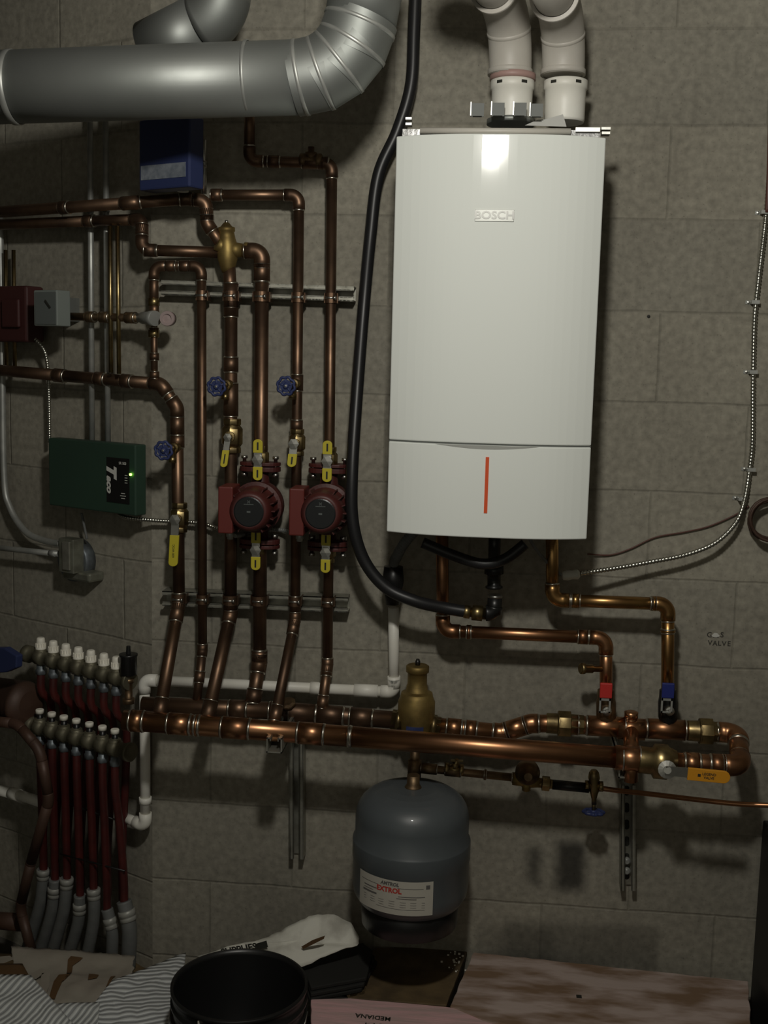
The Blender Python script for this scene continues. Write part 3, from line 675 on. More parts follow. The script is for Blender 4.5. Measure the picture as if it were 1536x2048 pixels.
pump('red circulator pump, right of the pair and nearer the black hose', P(657, 1014, ow), -.055)

# ================================================================== HEADERS
RH = 21*mpp(P(830, 1482, of)); RB = 17.5*mpp(P(700, 1440, obk))
Zf0 = P(248, 1440, of); Zf1 = P(1262, 1519, of); Zf2 = P(1478, 1534, of)
Zb2 = P(1468, 1464, obk); Zb1 = P(1110, 1447, obk)
fh = run('header_pipe', 'thick front copper header pipe crossing the wall low down', 'pipe', [Zf0, P(700, 1473, of), P(1262, 1517, of)], RH, 'copper_new', couplings=((0, .06, 1.2), (0, .25, 2.1), (0, .5, 2.6), (0, .83, 2.4), (0, .33, .3)), hub=.0, fat=1.07,
    tees=[])
bh_ = run('header_pipe', 'rear copper header pipe running behind and above the thick front one', 'pipe',
    [P(285, 1410, obk), P(560, 1422, obk), P(800, 1441, obk)], RB, 'copper', couplings=((0, .7, 2), (1, .12, 5), (1, .42, 3), (1, .68, 2.5)), fat=1.1)
bh2 = run('header_pipe', 'rear copper header with offset bend right of the brass air separator', 'pipe',
    [P(868, 1452, obk), P(1002, 1466, obk), P(1062, 1447, obk), P(1125, 1447, obk)], RB, 'copper_new', R=1.2, couplings=((0, .3, 1.6), (0, .55, 1.2), (1, .5, 2.4)), fat=1.1, hub=.6)
RB2 = 18.5*mpp(Zb1)
bh3 = run('header_pipe', 'looped copper header under the red and blue valves ending in a return bend', 'pipe',
    [P(1100, 1447, obk), P(1476, 1466, obk), P(1480, 1532, of), P(1352, 1525, of)], RB2, 'copper_new', R=1.25, couplings=((0, .3, 4), (0, .62, 4), (0, .1, 2), (2, .35, 1.4), (2, .75, 1.4)), fat=1.1, hub=.7)
def union(label, c, ax, r, m='brass'):
    ax = V(ax).normalized()
    o = MB().lathe(c-ax*r*2, ax, [(0, r*1.08), (r*1.2, r*1.12), (r*1.22, r*1.38), (r*1.4, r*1.4)], 24).lathe(c-ax*r*.7, ax, [(0, r*1.45), (r*1.3, r*1.45), (r*1.32, r*1.15), (r*2.7, r*1.08)], 8)
    return tag(o.build('pipe_union', [m], bevel=.001), label, 'pipe union', 'brass unions on the copper loop')
dh = (P(1476, 1466, obk)-P(1100, 1447, obk))
union('brass union on the rear header left of the red valve', P(1130, 1448, obk), dh, RB2)
union('brass union on the rear header right of the blue valve', P(1413, 1463, obk), dh, RB2)
# flow valve at the right end of the front header
q0 = P(1275, 1519, of); q1 = P(1352, 1526, of); d = (q1-q0).normalized(); k = mpp(q0)
fv = thing('flange_valve', 'fat brass ball valve at the right end of the front header with orange lever', 'valve', q0)
MB().lathe(q0, d, [(0, RH*1.1), (.004, RH*1.25), (.03, RH*1.25), (.035, RH*1.62), (.062, RH*1.62), (.066, RH*1.4), ((q1-q0).length, RH*1.15)], 24).build('body', ['brass'], fv)
hb = P(1335, 1540, of+.065); MB().lathe(P(1330, 1532, of), (hb-P(1330, 1532, of)), [(0, .016), (.05, .016), (.051, .019), (.062, .019), (.064, .008), (.07, .008)], 14).build('stem', ['steel'], fv)
ha = P(1350, 1540, of+.066); hz = P(1375, 1547, of+.066); he = P(1460, 1555, of+.066); dd = (he-hz).normalized(); sd = dd.cross(NM).normalized()
MB().box((hb+hz)/2, dd, NM, sd, (hz-hb).length/2+.004, .0015, .010).build('lever_plate', ['steel'], fv)
hw2 = 12.5*mpp(hz); pts = [hz-sd*hw2, hz+sd*hw2, he-dd*hw2+sd*hw2]+[he-dd*hw2+sd*(hw2*math.cos(math.pi*j/8))+dd*(hw2*math.sin(math.pi*j/8)) for j in range(1, 8)]+[he-dd*hw2-sd*hw2]
sl = MB().prism([q-NM*.003 for q in pts], NM*.007).build('handle_sleeve', ['tagorange'], fv, 'orange plastic lever sleeve', bevel=.001)
tm = MB(); up_ = sd if sd.z > 0 else -sd; pc = (hz+he)/2+NM*.0044
for i, (t, du) in enumerate((('LEGEND', .0035), ('VALVE', -.0042))): put_text(tm, t, pc+up_*du+dd*.0, dd, up_, .0075, bold=.0002)
tm.box(pc-dd*.02, dd, NM, up_, .003, .0002, .003)
tm.build('print', ['ink'], sl)
# closely-spaced cross-over tee
xt = thing('crossover_fitting', 'upright copper crossover fitting joining the two headers left of the orange lever', 'pipe fitting', P(1262, 1520, of))
cB = P(1262, 1458, obk); cF = P(1262, 1517, of)
kk = mpp(cF)
MB().tube([cB-EM*.03, cB+EM*.03], RB2*1.17, 22).tube([P(1262, 1428, obk), cB], RB2*.62, 18).lathe(P(1262, 1436, obk), UZ, [(0, RB2*.74), (.014, RB2*.74), (.016, RB2*.5)], 16).build('upper_tee', ['copper_new'], xt)
MB().tube([cB, cF], RB2*.8, 20).build('link_pipe', ['copper_new'], xt)
MB().tube([cF-EM*.034, cF+EM*.034], RH*1.15, 24).tube([cF, P(1262, 1562, of)], RB2*.72, 18).build('lower_tee', ['copper_new'], xt)
for uu in (1245, 1279):
    p = P(uu, 1517, of); MB().lathe(p-EM*.002, EM, [(0, RH*1.03), (.0005, RH*1.19), (.004, RH*1.19), (.0045, RH*1.03)], 24, 0, False).build('solder_ring', ['tin'], xt)

# air separator
sc = P(832, 1446, obk); k = mpp(sc); zt_ = P(833, 1330, obk).z; zb_ = P(835, 1474, obk).z
sep_ = thing('air_separator', 'upright olive brass air separator rising from the rear header', 'air separator', V((sc.x, sc.y, zb_)))
h = zt_-zb_
MB().lathe(V((sc.x, sc.y, zb_)), UZ, [(0, 20*k), (.006, 27*k), (h*.12, 32*k), (h*.28, 37*k), (h*.50, 37*k), (h*.56, 33*k), (h*.62, 31*k), (h*.64, 22*k), (h*.72, 21*k), (h*.74, 19.5*k), (h*.90, 19.5*k), (h*.91, 23*k), (h*.985, 23*k), (h, 20*k)], 36).build('body', ['brass_dull'], sep_)
MB().lathe(V((sc.x, sc.y, zt_)), UZ, [(0, 5*k), (.01, 5*k), (.011, 3.5*k), (.014, 3.5*k)], 12).build('vent_cap', ['blackp'], sep_)
dh2 = (P(868, 1452, obk)-P(800, 1441, obk)).normalized()
for s in (-1, 1): MB().lathe(sc+dh2*s*.034, dh2*s, [(0, RB*1.3), (.012, RB*1.3), (.0125, RB*1.15), (.022, RB*1.15)], 6).build('port', ['brass'], sep_)
p = V((sc.x, sc.y, zb_+h*.18))+NM*34*k; MB().box(p, EM, NM, UZ, 17*k, .004, 4.5*k).build('blue_mark', ['bluewheel'], sep_, 'small blue strip')
# pipe from separator down to tank tee
run('tank_pipe', 'short dark pipe dropping from the separator to the grey expansion tank', 'pipe', [V((sc.x, sc.y, zb_+.002)), P(828, 1562, .125)], 10*k, 'bronze', couplings=((0, .72, 3.4),), fat=1.35, rings=False)

# small tee vent on rear header at x=578
p = P(579, 1424, obk); tag(MB().lathe(p, V((-.1, -.5, 1)), [(0, .016), (.022, .016), (.023, .019), (.03, .019), (.032, .012)], 8).build('plug_fitting', ['bronze']), 'square bronze plug on the rear header beside the fifth riser', 'pipe fitting')

# ================================================================== BOILER CONNECTIONS
RS = 12.6*mpp(P(1050, 1270, .1))
run('boiler_pipe', 'copper supply pipe from the boiler underside to the red valve', 'pipe',
    [P(884, 1060, .1), P(886, 1262, .1), P(1212, 1276, .1), P(1212, 1385, .1)], RS, 'copper_new', R=1.6, couplings=((1, .16, .6), (1, .86, 1.5)))
run('boiler_pipe', 'brighter golden copper pipe from the boiler underside to the blue valve', 'pipe',
    [P(1104, 1060, .1), P(1105, 1200, .1), P(1336, 1208, .1), P(1335, 1385, .1)], RS, mat('golden_copper', (.60, .36, .13), .24, 1, (.36, .2, .08), 9, .04), R=1.6, couplings=((1, .2, 1.2), (1, .88, .6), (2, .3, .5)))
def svalve(label, u, mcol):
    p = P(u, 1425, .1); k = mpp(p); root = thing('boiler_valve', label, 'valve', p)
    t = P(u, 1378, .1); bt_ = P(u, 1466, .1)
    MB().lathe(t, (bt_-t), [(0, 14*k), (.002, 17*k), (.02, 18*k), (.03, 20*k), (.065, 20*k), (.075, 15*k), ((bt_-t).length, 14*k)], 10).build('body', ['blackp' if mcol == 'blue_sleeve' else 'bronze'], root, bevel=.001)
    o2 = .1+.036
    a = P(u, 1366, o2); b_ = P(u, 1396, o2); c_ = P(u, 1426, o2)
    MB().box((a+b_)/2, EM, NM, UZ, 12*k, .004, (a.z-b_.z)/2).build('handle_sleeve', [M_[mcol]], root, bevel=.002)
    pl = MB(); w = 11*k; z1, z0 = b_.z, c_.z
    pl.box(V((a.x-w*.85, a.y, (z0+z1)/2)), EM, NM, UZ, w*.16, .0016, (z1-z0)/2).box(V((a.x+w*.85, a.y, (z0+z1)/2)), EM, NM, UZ, w*.16, .0016, (z1-z0)/2)
    pl.box(V((a.x, a.y, z1-.003)), EM, NM, UZ, w, .0016, .003).box(V((a.x, a.y, z0+.002)), EM, NM, UZ, w, .0016, .002).build('lever_plate', ['galv'], root)
    m_ = P(u, 1415, .1); MB().lathe(m_, NM, [(0, .010), (.03, .010), (.031, .006), (.037, .006), (.038, 0)], 12).build('stem', ['steel'], root)
M_['red_sleeve'] = mat('red_sleeve', (.52, .03, .025), .45); M_['blue_sleeve'] = mat('blue_sleeve', (.015, .025, .17), .45)
svalve('boiler valve with red lever sleeve on the supply pipe', 1212, 'red_sleeve')
svalve('boiler valve with blue lever sleeve on the return pipe', 1336, 'blue_sleeve')
p0 = P(1212, 1338, .1); p1 = P(1162, 1337, .13); d = (p1-p0).normalized(); ln = (p1-p0).length
tag(MB().lathe(p0, d, [(0, .007), (ln*.55, .007), (ln*.56, .010), (ln*.86, .010), (ln*.88, .0125), (ln, .0125), (ln+.002, .009)], 14).build('boiler_drain', ['brass']), 'small brass bleed plug sticking out left of the supply pipe', 'valve')

# ================================================================== HANGER STRUTS
s1 = strut('strut_post', 'upright strut channel on the wall below the middle of the header', P(598, 1706, .003), P(598, 1470, .003), NM, .033, .036)
s2 = strut('strut_post', 'upright slotted strut channel on the wall below the crossover fitting', P(1253, 1768, .003), P(1253, 1560, .003), NM, .034, .036, holes=6)
for v in (1720, 1740):
    p = P(1253, v, .012); MB().lathe(p, NM, [(0, .009), (.006, .009), (.007, .005), (.012, .005)], 14).build('washer', ['galv'], s2)
aw = P(573, 1452, .045); ae = P(548, 1506, .27); ae.z = ae.z; aw = V((ae.x, -.0405, ae.z))
def arm(label, end, w):
    a = V((end.x, -.0405, end.z)); nrm = UZ
    root = strut('wall_bracket', label, a, end, UZ, w, w, cat='strut bracket')
    return root
arm('square strut bracket arm poking out below the header at the left post', ae, .034)
ae2 = P(1254, 1557, .235); arm('square strut bracket arm poking out under the crossover fitting', ae2, .036)

# ================================================================== EXPANSION TANK
to = .19
tc_ = P(822, 1720, to); k = mpp(tc_); tr = 117*k
ztop = P(824, 1574, to).z; zbot = P(815, 1859, to+tr*.97).z
tank = thing('expansion_tank', 'squat blue-grey expansion tank with cream label', 'tank', V((tc_.x, -to, zbot)))
hh = ztop-zbot; o_ = V((tc_.x, -to, zbot))
z1 = P(822, 1724, to+tr).z-zbot; z2 = P(822, 1760, to+tr).z-zbot
prof = [(0, 0), (.001, tr*.72), (.012, tr*.88), (.03, tr*.965), (.05, tr*.99), (z2-.004, tr*.99), (z2, tr*1.005), (z1-.003, tr*1.005), (z1, tr*1.0), (z1+.004, tr*.965), (hh-.066, tr*.965)]
for i in range(1, 9):
    a = math.pi/2*i/8; prof.append((hh-.066+.066*math.sin(a), max(.012, tr*.965*max(0, math.cos(a))**.55)))
MB().lathe(o_, UZ, prof, 64).build('shell', ['tank'], tank)
MB().lathe(V((o_.x, o_.y, ztop-.002)), UZ, [(0, .02), (.004, .018), (.01, .014), (.03, .014)], 16).build('inlet_neck', ['bronze'], tank)
MB().lathe(V((o_.x, o_.y, zbot-.045)), UZ, [(0, tr*.80), (.002, tr*.82), (.05, tr*.84), (.055, tr*.8)], 48).build('added_dark_ring', ['blackp'], tank)  # black ring added to deepen the dark area below the hanging tank
# label wrapped round the shell
def on_tank(u, v, lift=.0006):
    d = ray(u, v); oc = V((C.x-o_.x, C.y-o_.y)); dx = V((d.x, d.y)); R_ = tr*.992+lift
    A = dx.dot(dx); B = 2*oc.dot(dx); Cc = oc.dot(oc)-R_*R_; t = (-B-math.sqrt(max(0, B*B-4*A*Cc)))/(2*A); return C+d*t
a0 = on_tank(720, 1766); a1 = on_tank(866, 1796)
an0 = math.atan2(a0.x-o_.x, -(a0.y-o_.y)); an1 = math.atan2(a1.x-o_.x, -(a1.y-o_.y))
lz1 = zbot+z2-.006; lz0 = on_tank(865, 1830).z; 
print('label', an0, an1, lz0, lz1)
def tw(s, t, lift): a = an0+(an1-an0)*s; return V((o_.x+math.sin(a)*(tr*.99+lift), o_.y-math.cos(a)*(tr*.99+lift), lz0+(lz1-lz0)*t))
mb = MB(); n = 20
for i in range(n+1): mb.v += [tw(i/n, 0, .0008), tw(i/n, 1, .0008)]
for i in range(n): mb.face((2*i, 2*i+2, 2*i+3, 2*i+1), 0, True)
lab = mb.build('label', ['label'], tank, 'cream printed label with black and red print')
def lab_text(mb, s, cx, cy, size, bold=.0, shear=0.):
    me = text_mesh(s, size, shear, bold); wl_ = (an1-an0)*tr; hl = lz1-lz0
    mb.add_mesh(me, lambda p: tw(cx+p.x/wl_, cy+p.y/hl, .0013)); bpy.data.meshes.remove(me)
def lab_bar(mb, x0, x1, y, h):
    m_ = 6; b0 = len(mb.v)
    for i in range(m_+1): mb.v += [tw(x0+(x1-x0)*i/m_, y-h/2, .0012), tw(x0+(x1-x0)*i/m_, y+h/2, .0012)]
    for i in range(m_): mb.face((b0+2*i, b0+2*i+2, b0+2*i+3, b0+2*i+1))
mb = MB(); lab_text(mb, 'AMTROL', .47, .885, .0105, .0005, .2); 
for (x0, x1, y, h) in ((.57, .88, .79, .015), (.1, .3, .66, .03), (.05, .32, .80, .012), (.58, .9, .55, .02), (.08, .3, .5, .05), (.56, .8, .49, .02), (.1, .9, .38, .012), (.1, .9, .31, .012), (.1, .9, .24, .012), (.3, .9, .17, .012), (.1, .25, .58, .015), (.91, .96, .84, .12)): lab_bar(mb, x0, x1, y, h)
mb.build('label_print', ['labelink'], lab)
mb = MB(); lab_text(mb, 'EXTROL', .46, .70, .0155, .0006); mb.build('label_red_print', ['redink'], lab)

# ================================================================== FILL LINE
om = .12
fr = 8.0*mpp(P(980, 1550, om))
fl0 = P(834, 1535, om); fl1 = P(1035, 1556, om)
fill = run('fill_pipe', 'dark fill pipe from the tank tee to the round pressure regulator', 'pipe', [fl0, fl1], fr, 'bronze', couplings=((0, .12, 4), (0, .36, 4), (0, .68, .5), (0, .97, 1.2)), fat=1.35)
d = (fl1-fl0).normalized()
p = P(908, 1538, om); t = thing('stop_valve', 'small brass stop valve on the fill pipe right of the tank top', 'valve', p)
MB().lathe(p-d*.022, d, [(0, fr*1.5), (.01, fr*1.5), (.011, fr*1.2), (.034, fr*1.2), (.035, fr*1.5), (.044, fr*1.5)], 8).build('body', ['brass'], t)
MB().lathe(p, V((.25, -.5, 1)), [(0, .008), (.02, .008), (.021, .005), (.03, .005)], 12).box(p+V((.25, -.5, 1)).normalized()*.028, EM, NM, UZ, .014, .004, .0015).build('handle', ['brass'], t)
p = P(1055, 1547, om+.01); k = mpp(p)
t = thing('pressure_regulator', 'round bronze pressure regulator hanging below the front header', 'regulator', p)
MB().lathe(p-NM*.02, NM+UZ*.12, [(0, 16*k), (.006, 24*k), (.024, 25*k), (.03, 22*k), (.05, 18*k), (.055, 8*k), (.065, 8*k)], 28).build('bell', ['bronze'], t)
MB().lathe(P(1025, 1557, om), (P(1085, 1566, om)-P(1025, 1557, om)), [(0, 8*k), (.001, 13*k), (.02, 13*k), (.045, 13*k), (.065, 9*k)], 12).lathe(P(1053, 1565, om), V((0, 0, -1)), [(0, 14*k), (.012, 9*k), (.018, 9*k), (.02, 6*k)], 10).build('body', ['brass_dull'], t)
p = P(1092, 1567, om); tag(MB().lathe(p-d*.018, d, [(0, 10*k), (.008, 10*k), (.009, 15*k), (.026, 15*k), (.027, 10*k), (.036, 9*k)], 6).build('pipe_union', ['brass'], bevel=.001), 'hexagonal brass union between the regulator and black nipple', 'pipe union')
tag(MB().tube([P(1105, 1569, om), P(1178, 1576, om)], 10*k, 18).build('pipe_nipple', ['blackp']), 'short black iron nipple on the fill line', 'pipe')
p = P(1188, 1572, om); t = thing('stop_valve', 'brass stop valve on the fill line with blue wheel underneath', 'valve', p)
MB().lathe(P(1188, 1540, om), (P(1188, 1602, om)-P(1188, 1540, om)), [(0, 6*k), (.006, 10*k), (.018, 12*k), (.03, 9*k), (.045, 11*k), (.055, 8*k), (.068, 5*k), (.08, 5*k)], 14).lathe(p-EM*.02, EM, [(0, 11*k), (.008, 11*k), (.009, 8*k), (.03, 8*k), (.031, 11*k), (.04, 11*k)], 8).build('body', ['brass'], t)
wc = P(1187, 1624, om); wheel(MB(), wc, (V((0, -.1, -1))), 19*k, 3.6*k).build('wheel', ['bluewheel'], t, 'blue hand wheel')
MB().tube([P(1188, 1600, om), wc], 4*k, 10).build('stem', ['brass'], t)
cable('supply_tube', 'thin copper tube leaving the fill valve to the right edge', 'pipe', [P(1198, 1576, om), P(1235, 1581, om), P(1300, 1588, .10), P(1400, 1600, .09), P(1480, 1608, .10), P(1580, 1612, .12)], 5.2*k, 'copper_new')

# ================================================================== LEFT SIDE: top pipes, separator body
RG = 11.5*mpp(L(200, 420, .07))
run('heating_main', 'upper copper main along the left wall dropping to the brass mixing valve', 'pipe', [L(-60, 428, .1), L(260, 406, .1), P(375, 398, .075), P(412, 402, .072), P(414, 447, .07), P(446, 494, ow)], RG, 'copper', R=1.4, couplings=((3, .6, 2), (0, .62, 2)))
run('heating_main', 'lower copper main along the left wall feeding under the mixing valve', 'pipe', [L(-60, 452, .07), L(180, 442, .07), P(284, 439, .075), P(284, 500, .09), P(440, 505, .06)], RG*.95, 'copper', R=1.5, couplings=((2, .35, 2), (3, .1, 2)))
c = P(457, 500, ow); k = mpp(c)
t = thing('mixing_valve', 'brass mixing valve with domed cap at the top of the risers', 'valve', c)
tv = P(453, 456, ow); bv = P(456, 545, ow)
MB().lathe(bv, (tv-bv), [(0, 12*k), (.01, 15*k), (.03, 20*k), (.06, 21*k), (.075, 17*k), (.088, 15*k), (.09, 17*k), (.098, 17*k), (.1, 12*k), (.108, 6*k), (.112, 0)], 24).build('body', ['brass_dull'], t)
MB().lathe(c, (P(500, 501, ow)-c), [(0, 17*k), (.02, 15*k), (.036, 13*k), (.037, 16*k), (.045, 16*k)], 20).build('side_port', ['brass_dull'], t)
MB().lathe(c, (P(425, 482, .08)-c), [(0, 16*k), (.02, 14*k), (.03, 14*k)], 20).build('side_port', ['brass_dull'], t)
MB().lathe(tv+UZ*.008, UZ, [(0, .004), (.008, .004), (.009, .002)], 10).build('screw', ['steel'], t)
# blue box
t = thing('blue_relay_box', 'blue metal box with pale label half hidden under the duct', 'control box', L(340, 380, .02))
cb, e, n_, hx, hy, hz_ = fbox(277, 235, 378, 378, .085, .13, True)
MB().box(cb, e, n_, UZ, hx, hy, hz_).build('case', ['blue'], t, bevel=.004)
mb = MB(); add_fbox(mb, 292, 250, 350, 360, .0, .084, True); mb.build('wall_mount', ['duct'], t)
lb = MB(); add_fbox(lb, 281, 328, 370, 357, .130, .1312, True); lb.build('label', ['bluelabel'], t)
for u in (300, 366):
    p = L(u, 384, .08); MB().lathe(p+UZ*.02, -UZ, [(0, .009), (.012, .009), (.013, .012), (.02, .012)], 10).build('connector', ['galv'], t)
run('conduit_pipe', 'short shiny vertical pipe right of the blue box', 'pipe', [P(408, 280, ow), P(408, 388, ow)], 5.5*mpp(P(408, 330, ow)), 'steel', couplings=((0, .45, 2),))

# vertical conduits left
def cond(label, pts, px, m='galv', grp='vertical conduits on the left wall', **k):
    r = px/2*mpp(V(pts[0])); return run('conduit_pipe', label, 'conduit', pts, r, m, rings=False, group=grp, **k)
cond('grey steel conduit running down into the green box, leftmost of its two', [L(180, 215, .045), L(184, 892, .045)], 12, couplings=((0, .29, 2.5),))
cond('grey steel conduit running down into the green box, rightmost of its two', [L(211, 215, .045), L(216, 892, .045)], 12, couplings=((0, .29, 2.5),))
cond('thin bright pipe beside the right grey conduit above the left main', [L(220, 452, .075), L(222, 745, .075)], 9, 'brass')
cond('thin bright pipe nearest the mixing valve on the left wall', [L(235, 452, .075), L(238, 748, .075)], 9, 'brass')
cond('short thin pipe left of the pair above the dark red box', [L(11, 500, .045), L(13, 745, .045)], 8, 'brass')
cond('short thin pipe right of the pair above the dark red box', [L(27, 500, .045), L(30, 745, .045)], 8, 'brass')
lc = [L(0, 430, .03), L(4, 700, .03), L(8, 950, .03), L(20, 1015, .03), L(50, 1062, .035), L(85, 1080, .04), L(122, 1088, .05)]
cable('conduit_pipe', 'grey conduit curving from the left edge into the junction box', 'conduit', lc, 6.5*mpp(lc[2]), 'galv')
cond('grey conduit entering the junction box level from the left edge', [L(-40, 1092, .05), L(118, 1108, .05)], 11, grp=None, couplings=((0, .93, 3),))
cable('flexible_cable', 'thin armoured cable dropping into the top left of the green box', 'cable', [L(40, 672, .06), L(66, 676, .06), L(88, 700, .05), L(96, 740, .04), L(98, 800, .035), L(99, 885, .035)], 3.6*mpp(L(98, 800, .03)), 'mcable', ribs=.006)
# red box and grey aquastat
t = thing('dark_red_zone_box', 'dark red box at the left edge beside the grey controller', 'control box', L(20, 680, .02))
mb = MB(); add_fbox(mb, -30, 572, 52, 684, .03, .085, True); mb.build('case', ['redbox'], t, bevel=.006)
mb = MB(); add_fbox(mb, 2, 598, 36, 655, .085, .095, True); mb.build('cover', ['redbox'], t, bevel=.004)
t = thing('grey_controller', 'small pale grey controller with pointer dial on the left wall', 'control box', L(95, 652, .03))
mb = MB(); add_fbox(mb, 67, 580, 113, 652, .098, .14, True); mb.build('case', ['grey'], t, bevel=.003)
mb = MB(); add_fbox(mb, 76, 592, 96, 640, .0, .097, True); mb.build('wall_mount', ['duct'], t)
mb = MB(); add_fbox(mb, 70, 584, 111, 648, .14, .142, True); mb.build('dial_face', ['greyd'], t)
p = L(95, 608, .144); MB().box(p, (EL*.7-UZ*.7).normalized(), NL, (EL*.7+UZ*.7).normalized(), .012, .0012, .0018).build('pointer', ['ink'], t)
p = L(120, 634, .07); MB().lathe(L(106, 634, .11), EL, [(0, .012), (.03, .012), (.031, .015), (.036, .015), (.037, .01)], 16).build('connector', ['steel'], t)
run('sensor_pipe', 'thin horizontal pipe linking the grey controller to the relief valve', 'pipe', [L(140, 633, .07), L(285, 636, .07)], 8*mpp(L(200, 634, .07)), 'bronze', couplings=((0, .3, 2.5), (0, .5, 3), (0, .85, 3)), fat=1.4)
p = P(300, 636, .07); k = mpp(p)
t = thing('relief_valve', 'brass relief valve with round pinkish cap facing the room', 'valve', p)
MB().lathe(p-EM*.03, (P(326, 637, .1)-p), [(0, 9*k), (.02, 9*k), (.022, 12*k), (.045, 13*k), (.055, 15*k), (.07, 15*k)], 16).build('body', ['galv'], t)
cq = P(334, 637, .13); MB().lathe(cq-NM*.02, NM, [(0, 14*k), (.018, 15*k), (.022, 14*k), (.022, 9*k), (.017, 8.5*k), (.018, 0)], 24).build('cap', [mat('dusty_pink_cap', (.32, .25, .24), .5)], t)
for (v0, v1, nm) in ((606, 634, 'above'), (640, 762, 'below')):
    a = P(308, v0, ow); b_ = P(309, v1, ow)
    run('relief_pipe', 'short copper and brass stub %s the relief valve' % nm, 'pipe', [a, b_], 7*k, 'copper', couplings=((0, .5, 3.2),) if v1 < 650 else ((0, .2, 2.6), (0, .6, 2), (0, .9, 2)), fat=1.4)
    p = P(308, 605 if v1 < 650 else 668, ow); tag(MB().lathe(p-UZ*.008, UZ, [(0, 9*k), (.001, 11.5*k), (.017, 11.5*k), (.018, 9*k)], 6).build('pipe_union', ['brass']), 'hexagonal brass nut %s the relief valve' % nm, 'pipe union')

# ================================================================== GREEN CONTROL BOX
t = thing('green_control_box', 'wide green relay box with black panel and lit green lamp', 'control box', L(180, 1020, .0))
cb, e, n_, hx, hy, hz_ = fbox(95, 883, 268, 1021, .045, .08, True)
MB().box(cb, e, n_, UZ, hx, hy, hz_).build('case', ['green'], t, bevel=.003)
mb = MB(); add_fbox(mb, 110, 895, 240, 1010, .0, .044, True); mb.build('back_plate', ['green'], t)
q = MB(); add_fbox(q, 213, 916, 258, 1006, .0803, .0815, True); pn = q.build('panel', ['blackp'], t, 'black printed panel with white lettering')
mb = MB(); pc = L(219.5, 958, .0822); 
put_text(mb, 'T', L(222, 938, .0822), -UZ, EL, .040, shear=.35, bold=.003, wx=1.0)
put_text(mb, 'aco', L(218.5, 968, .0822), -UZ, EL, .024, shear=.3, bold=.0012, wx=1.15)
put_text(mb, 'SR 503', L(245, 927, .0822), EL, UZ, .0085, bold=.0002)
for i in range(4): p = L(252, 951+i*5, .0822); mb.box(p, EL, NL, UZ, .004, .0002, .0008)
for i, ww in enumerate((.006, .009, .006)): p = L(246, 987+i*5, .0822); mb.box(p, EL, NL, UZ, ww, .0002, .0008)
mb.build('lettering', ['white'], pn)
MB().lathe(L(262, 949, .081), NL, [(0, .0028), (.003, .0028), (.004, 0)], 12).build('lamp', ['led'], t, 'lit green lamp')
# junction box
t = thing('junction_box', 'metal junction box with switch plate where two grey conduits meet', 'electrical box', L(150, 1160, 0))
mb = MB(); add_fbox(mb, 117, 1078, 146, 1146, .03, .065, True); mb.build('case', ['junction'], t, bevel=.002)
mb = MB(); add_fbox(mb, 124, 1084, 138, 1140, .065, .070, True); mb.build('switch_plate', ['strut'], t, bevel=.001)
p = L(162, 1118, .0); MB().lathe(p, NL, [(0, .053), (.029, .053), (.031, .05)], 28).build('round_plate', ['junction_blue'], t, 'round zinc plate')
mb = MB(); add_fbox(mb, 124, 1143, 178, 1162, .0, .05, True); mb.build('lower_lug', ['junction'], t, bevel=.006)
cable('flexible_cable', 'short grey cable from the green box down to the junction box', 'cable', [L(163, 1026, .04), L(168, 1050, .035), L(174, 1078, .03)], 2.6*mpp(L(168, 1050, .04)), 'greypvc')
cable('flexible_cable', 'armoured cable from the green box across to the red pumps', 'cable', [L(238, 1030, .05), L(258, 1036, .05), P(300, 1040, .035), P(345, 1043, .03), P(400, 1046, .03), P(440, 1058, .04), P(470, 1064, .08)], 4*mpp(P(345, 1043, .03)), 'mcable', ribs=.006)
cable('flexible_cable', 'dark cable looping between the two red pumps', 'cable', [P(470, 1072, .1), P(520, 1062, .02), P(560, 1060, .02), P(590, 1068, .05), P(604, 1074, .08)], 4*mpp(P(345, 1043, .03)), 'galv', ribs=.006)

# ================================================================== RADIANT MANIFOLDS
tops = [(82, 1283), (107, 1290), (132, 1296), (157, 1302), (182, 1308), (208, 1314), (233, 1320)]
lows = [(80, 1425), (104, 1431), (128, 1438), (153, 1445), (179, 1451), (205, 1459), (230, 1466)]
mo = .10; ml = .12
order = ['leftmost', 'second', 'third', 'fourth', 'fifth', 'sixth', 'rightmost']
def manifold(label, a, b_, stations, r, name='manifold_bar'):
    root = thing(name, label, 'manifold', a); d = (b_-a).normalized(); ln = (b_-a).length
    prof = [(0, r*.7), (.004, r*1.15), (.02, r*1.15), (.022, r)]
    for p in stations:
        t_ = (p-a).dot(d); prof += [(t_-.0125, r*.86), (t_-.011, r*1.06), (t_+.011, r*1.06), (t_+.0125, r*.86)]
    prof += [(ln-.012, r), (ln-.01, r*1.2), (ln, r*1.2)]
    mb = MB().lathe(a, d, prof, 24); sdn = d.cross(UZ).normalized(); upn = sdn.cross(d)
    for p in stations: mb.lathe(p, UZ, [(0, r*.8), (r*1.15, r*.8), (r*1.16, r*.6), (r*1.3, r*.6)], 8)
    mb.build('bar', ['manifold_metal'], root)
    return root, d
M_['manifold_metal'] = mat('manifold_nickel', (.20, .185, .13), .5, .6, (.13, .12, .08), 30)
Ta = L(50, 1306, mo); Tb = L(262, 1362, mo); La = L(56, 1448, ml); Lb = L(262, 1505, ml)
rm = 15*mpp(Ta)
def online(a, b_, u):      # point of the bar's axis at photo column u
    t0, t1 = 0., 1.
    pa = (a-C); 
    for _ in range(30):
        tm_ = (t0+t1)/2; p = a.lerp(b_, tm_)-C; uu = 768+F*p.dot(RT)/p.dot(fw)
        if uu < u: t0 = tm_
        else: t1 = tm_
    return a.lerp(b_, tm_)
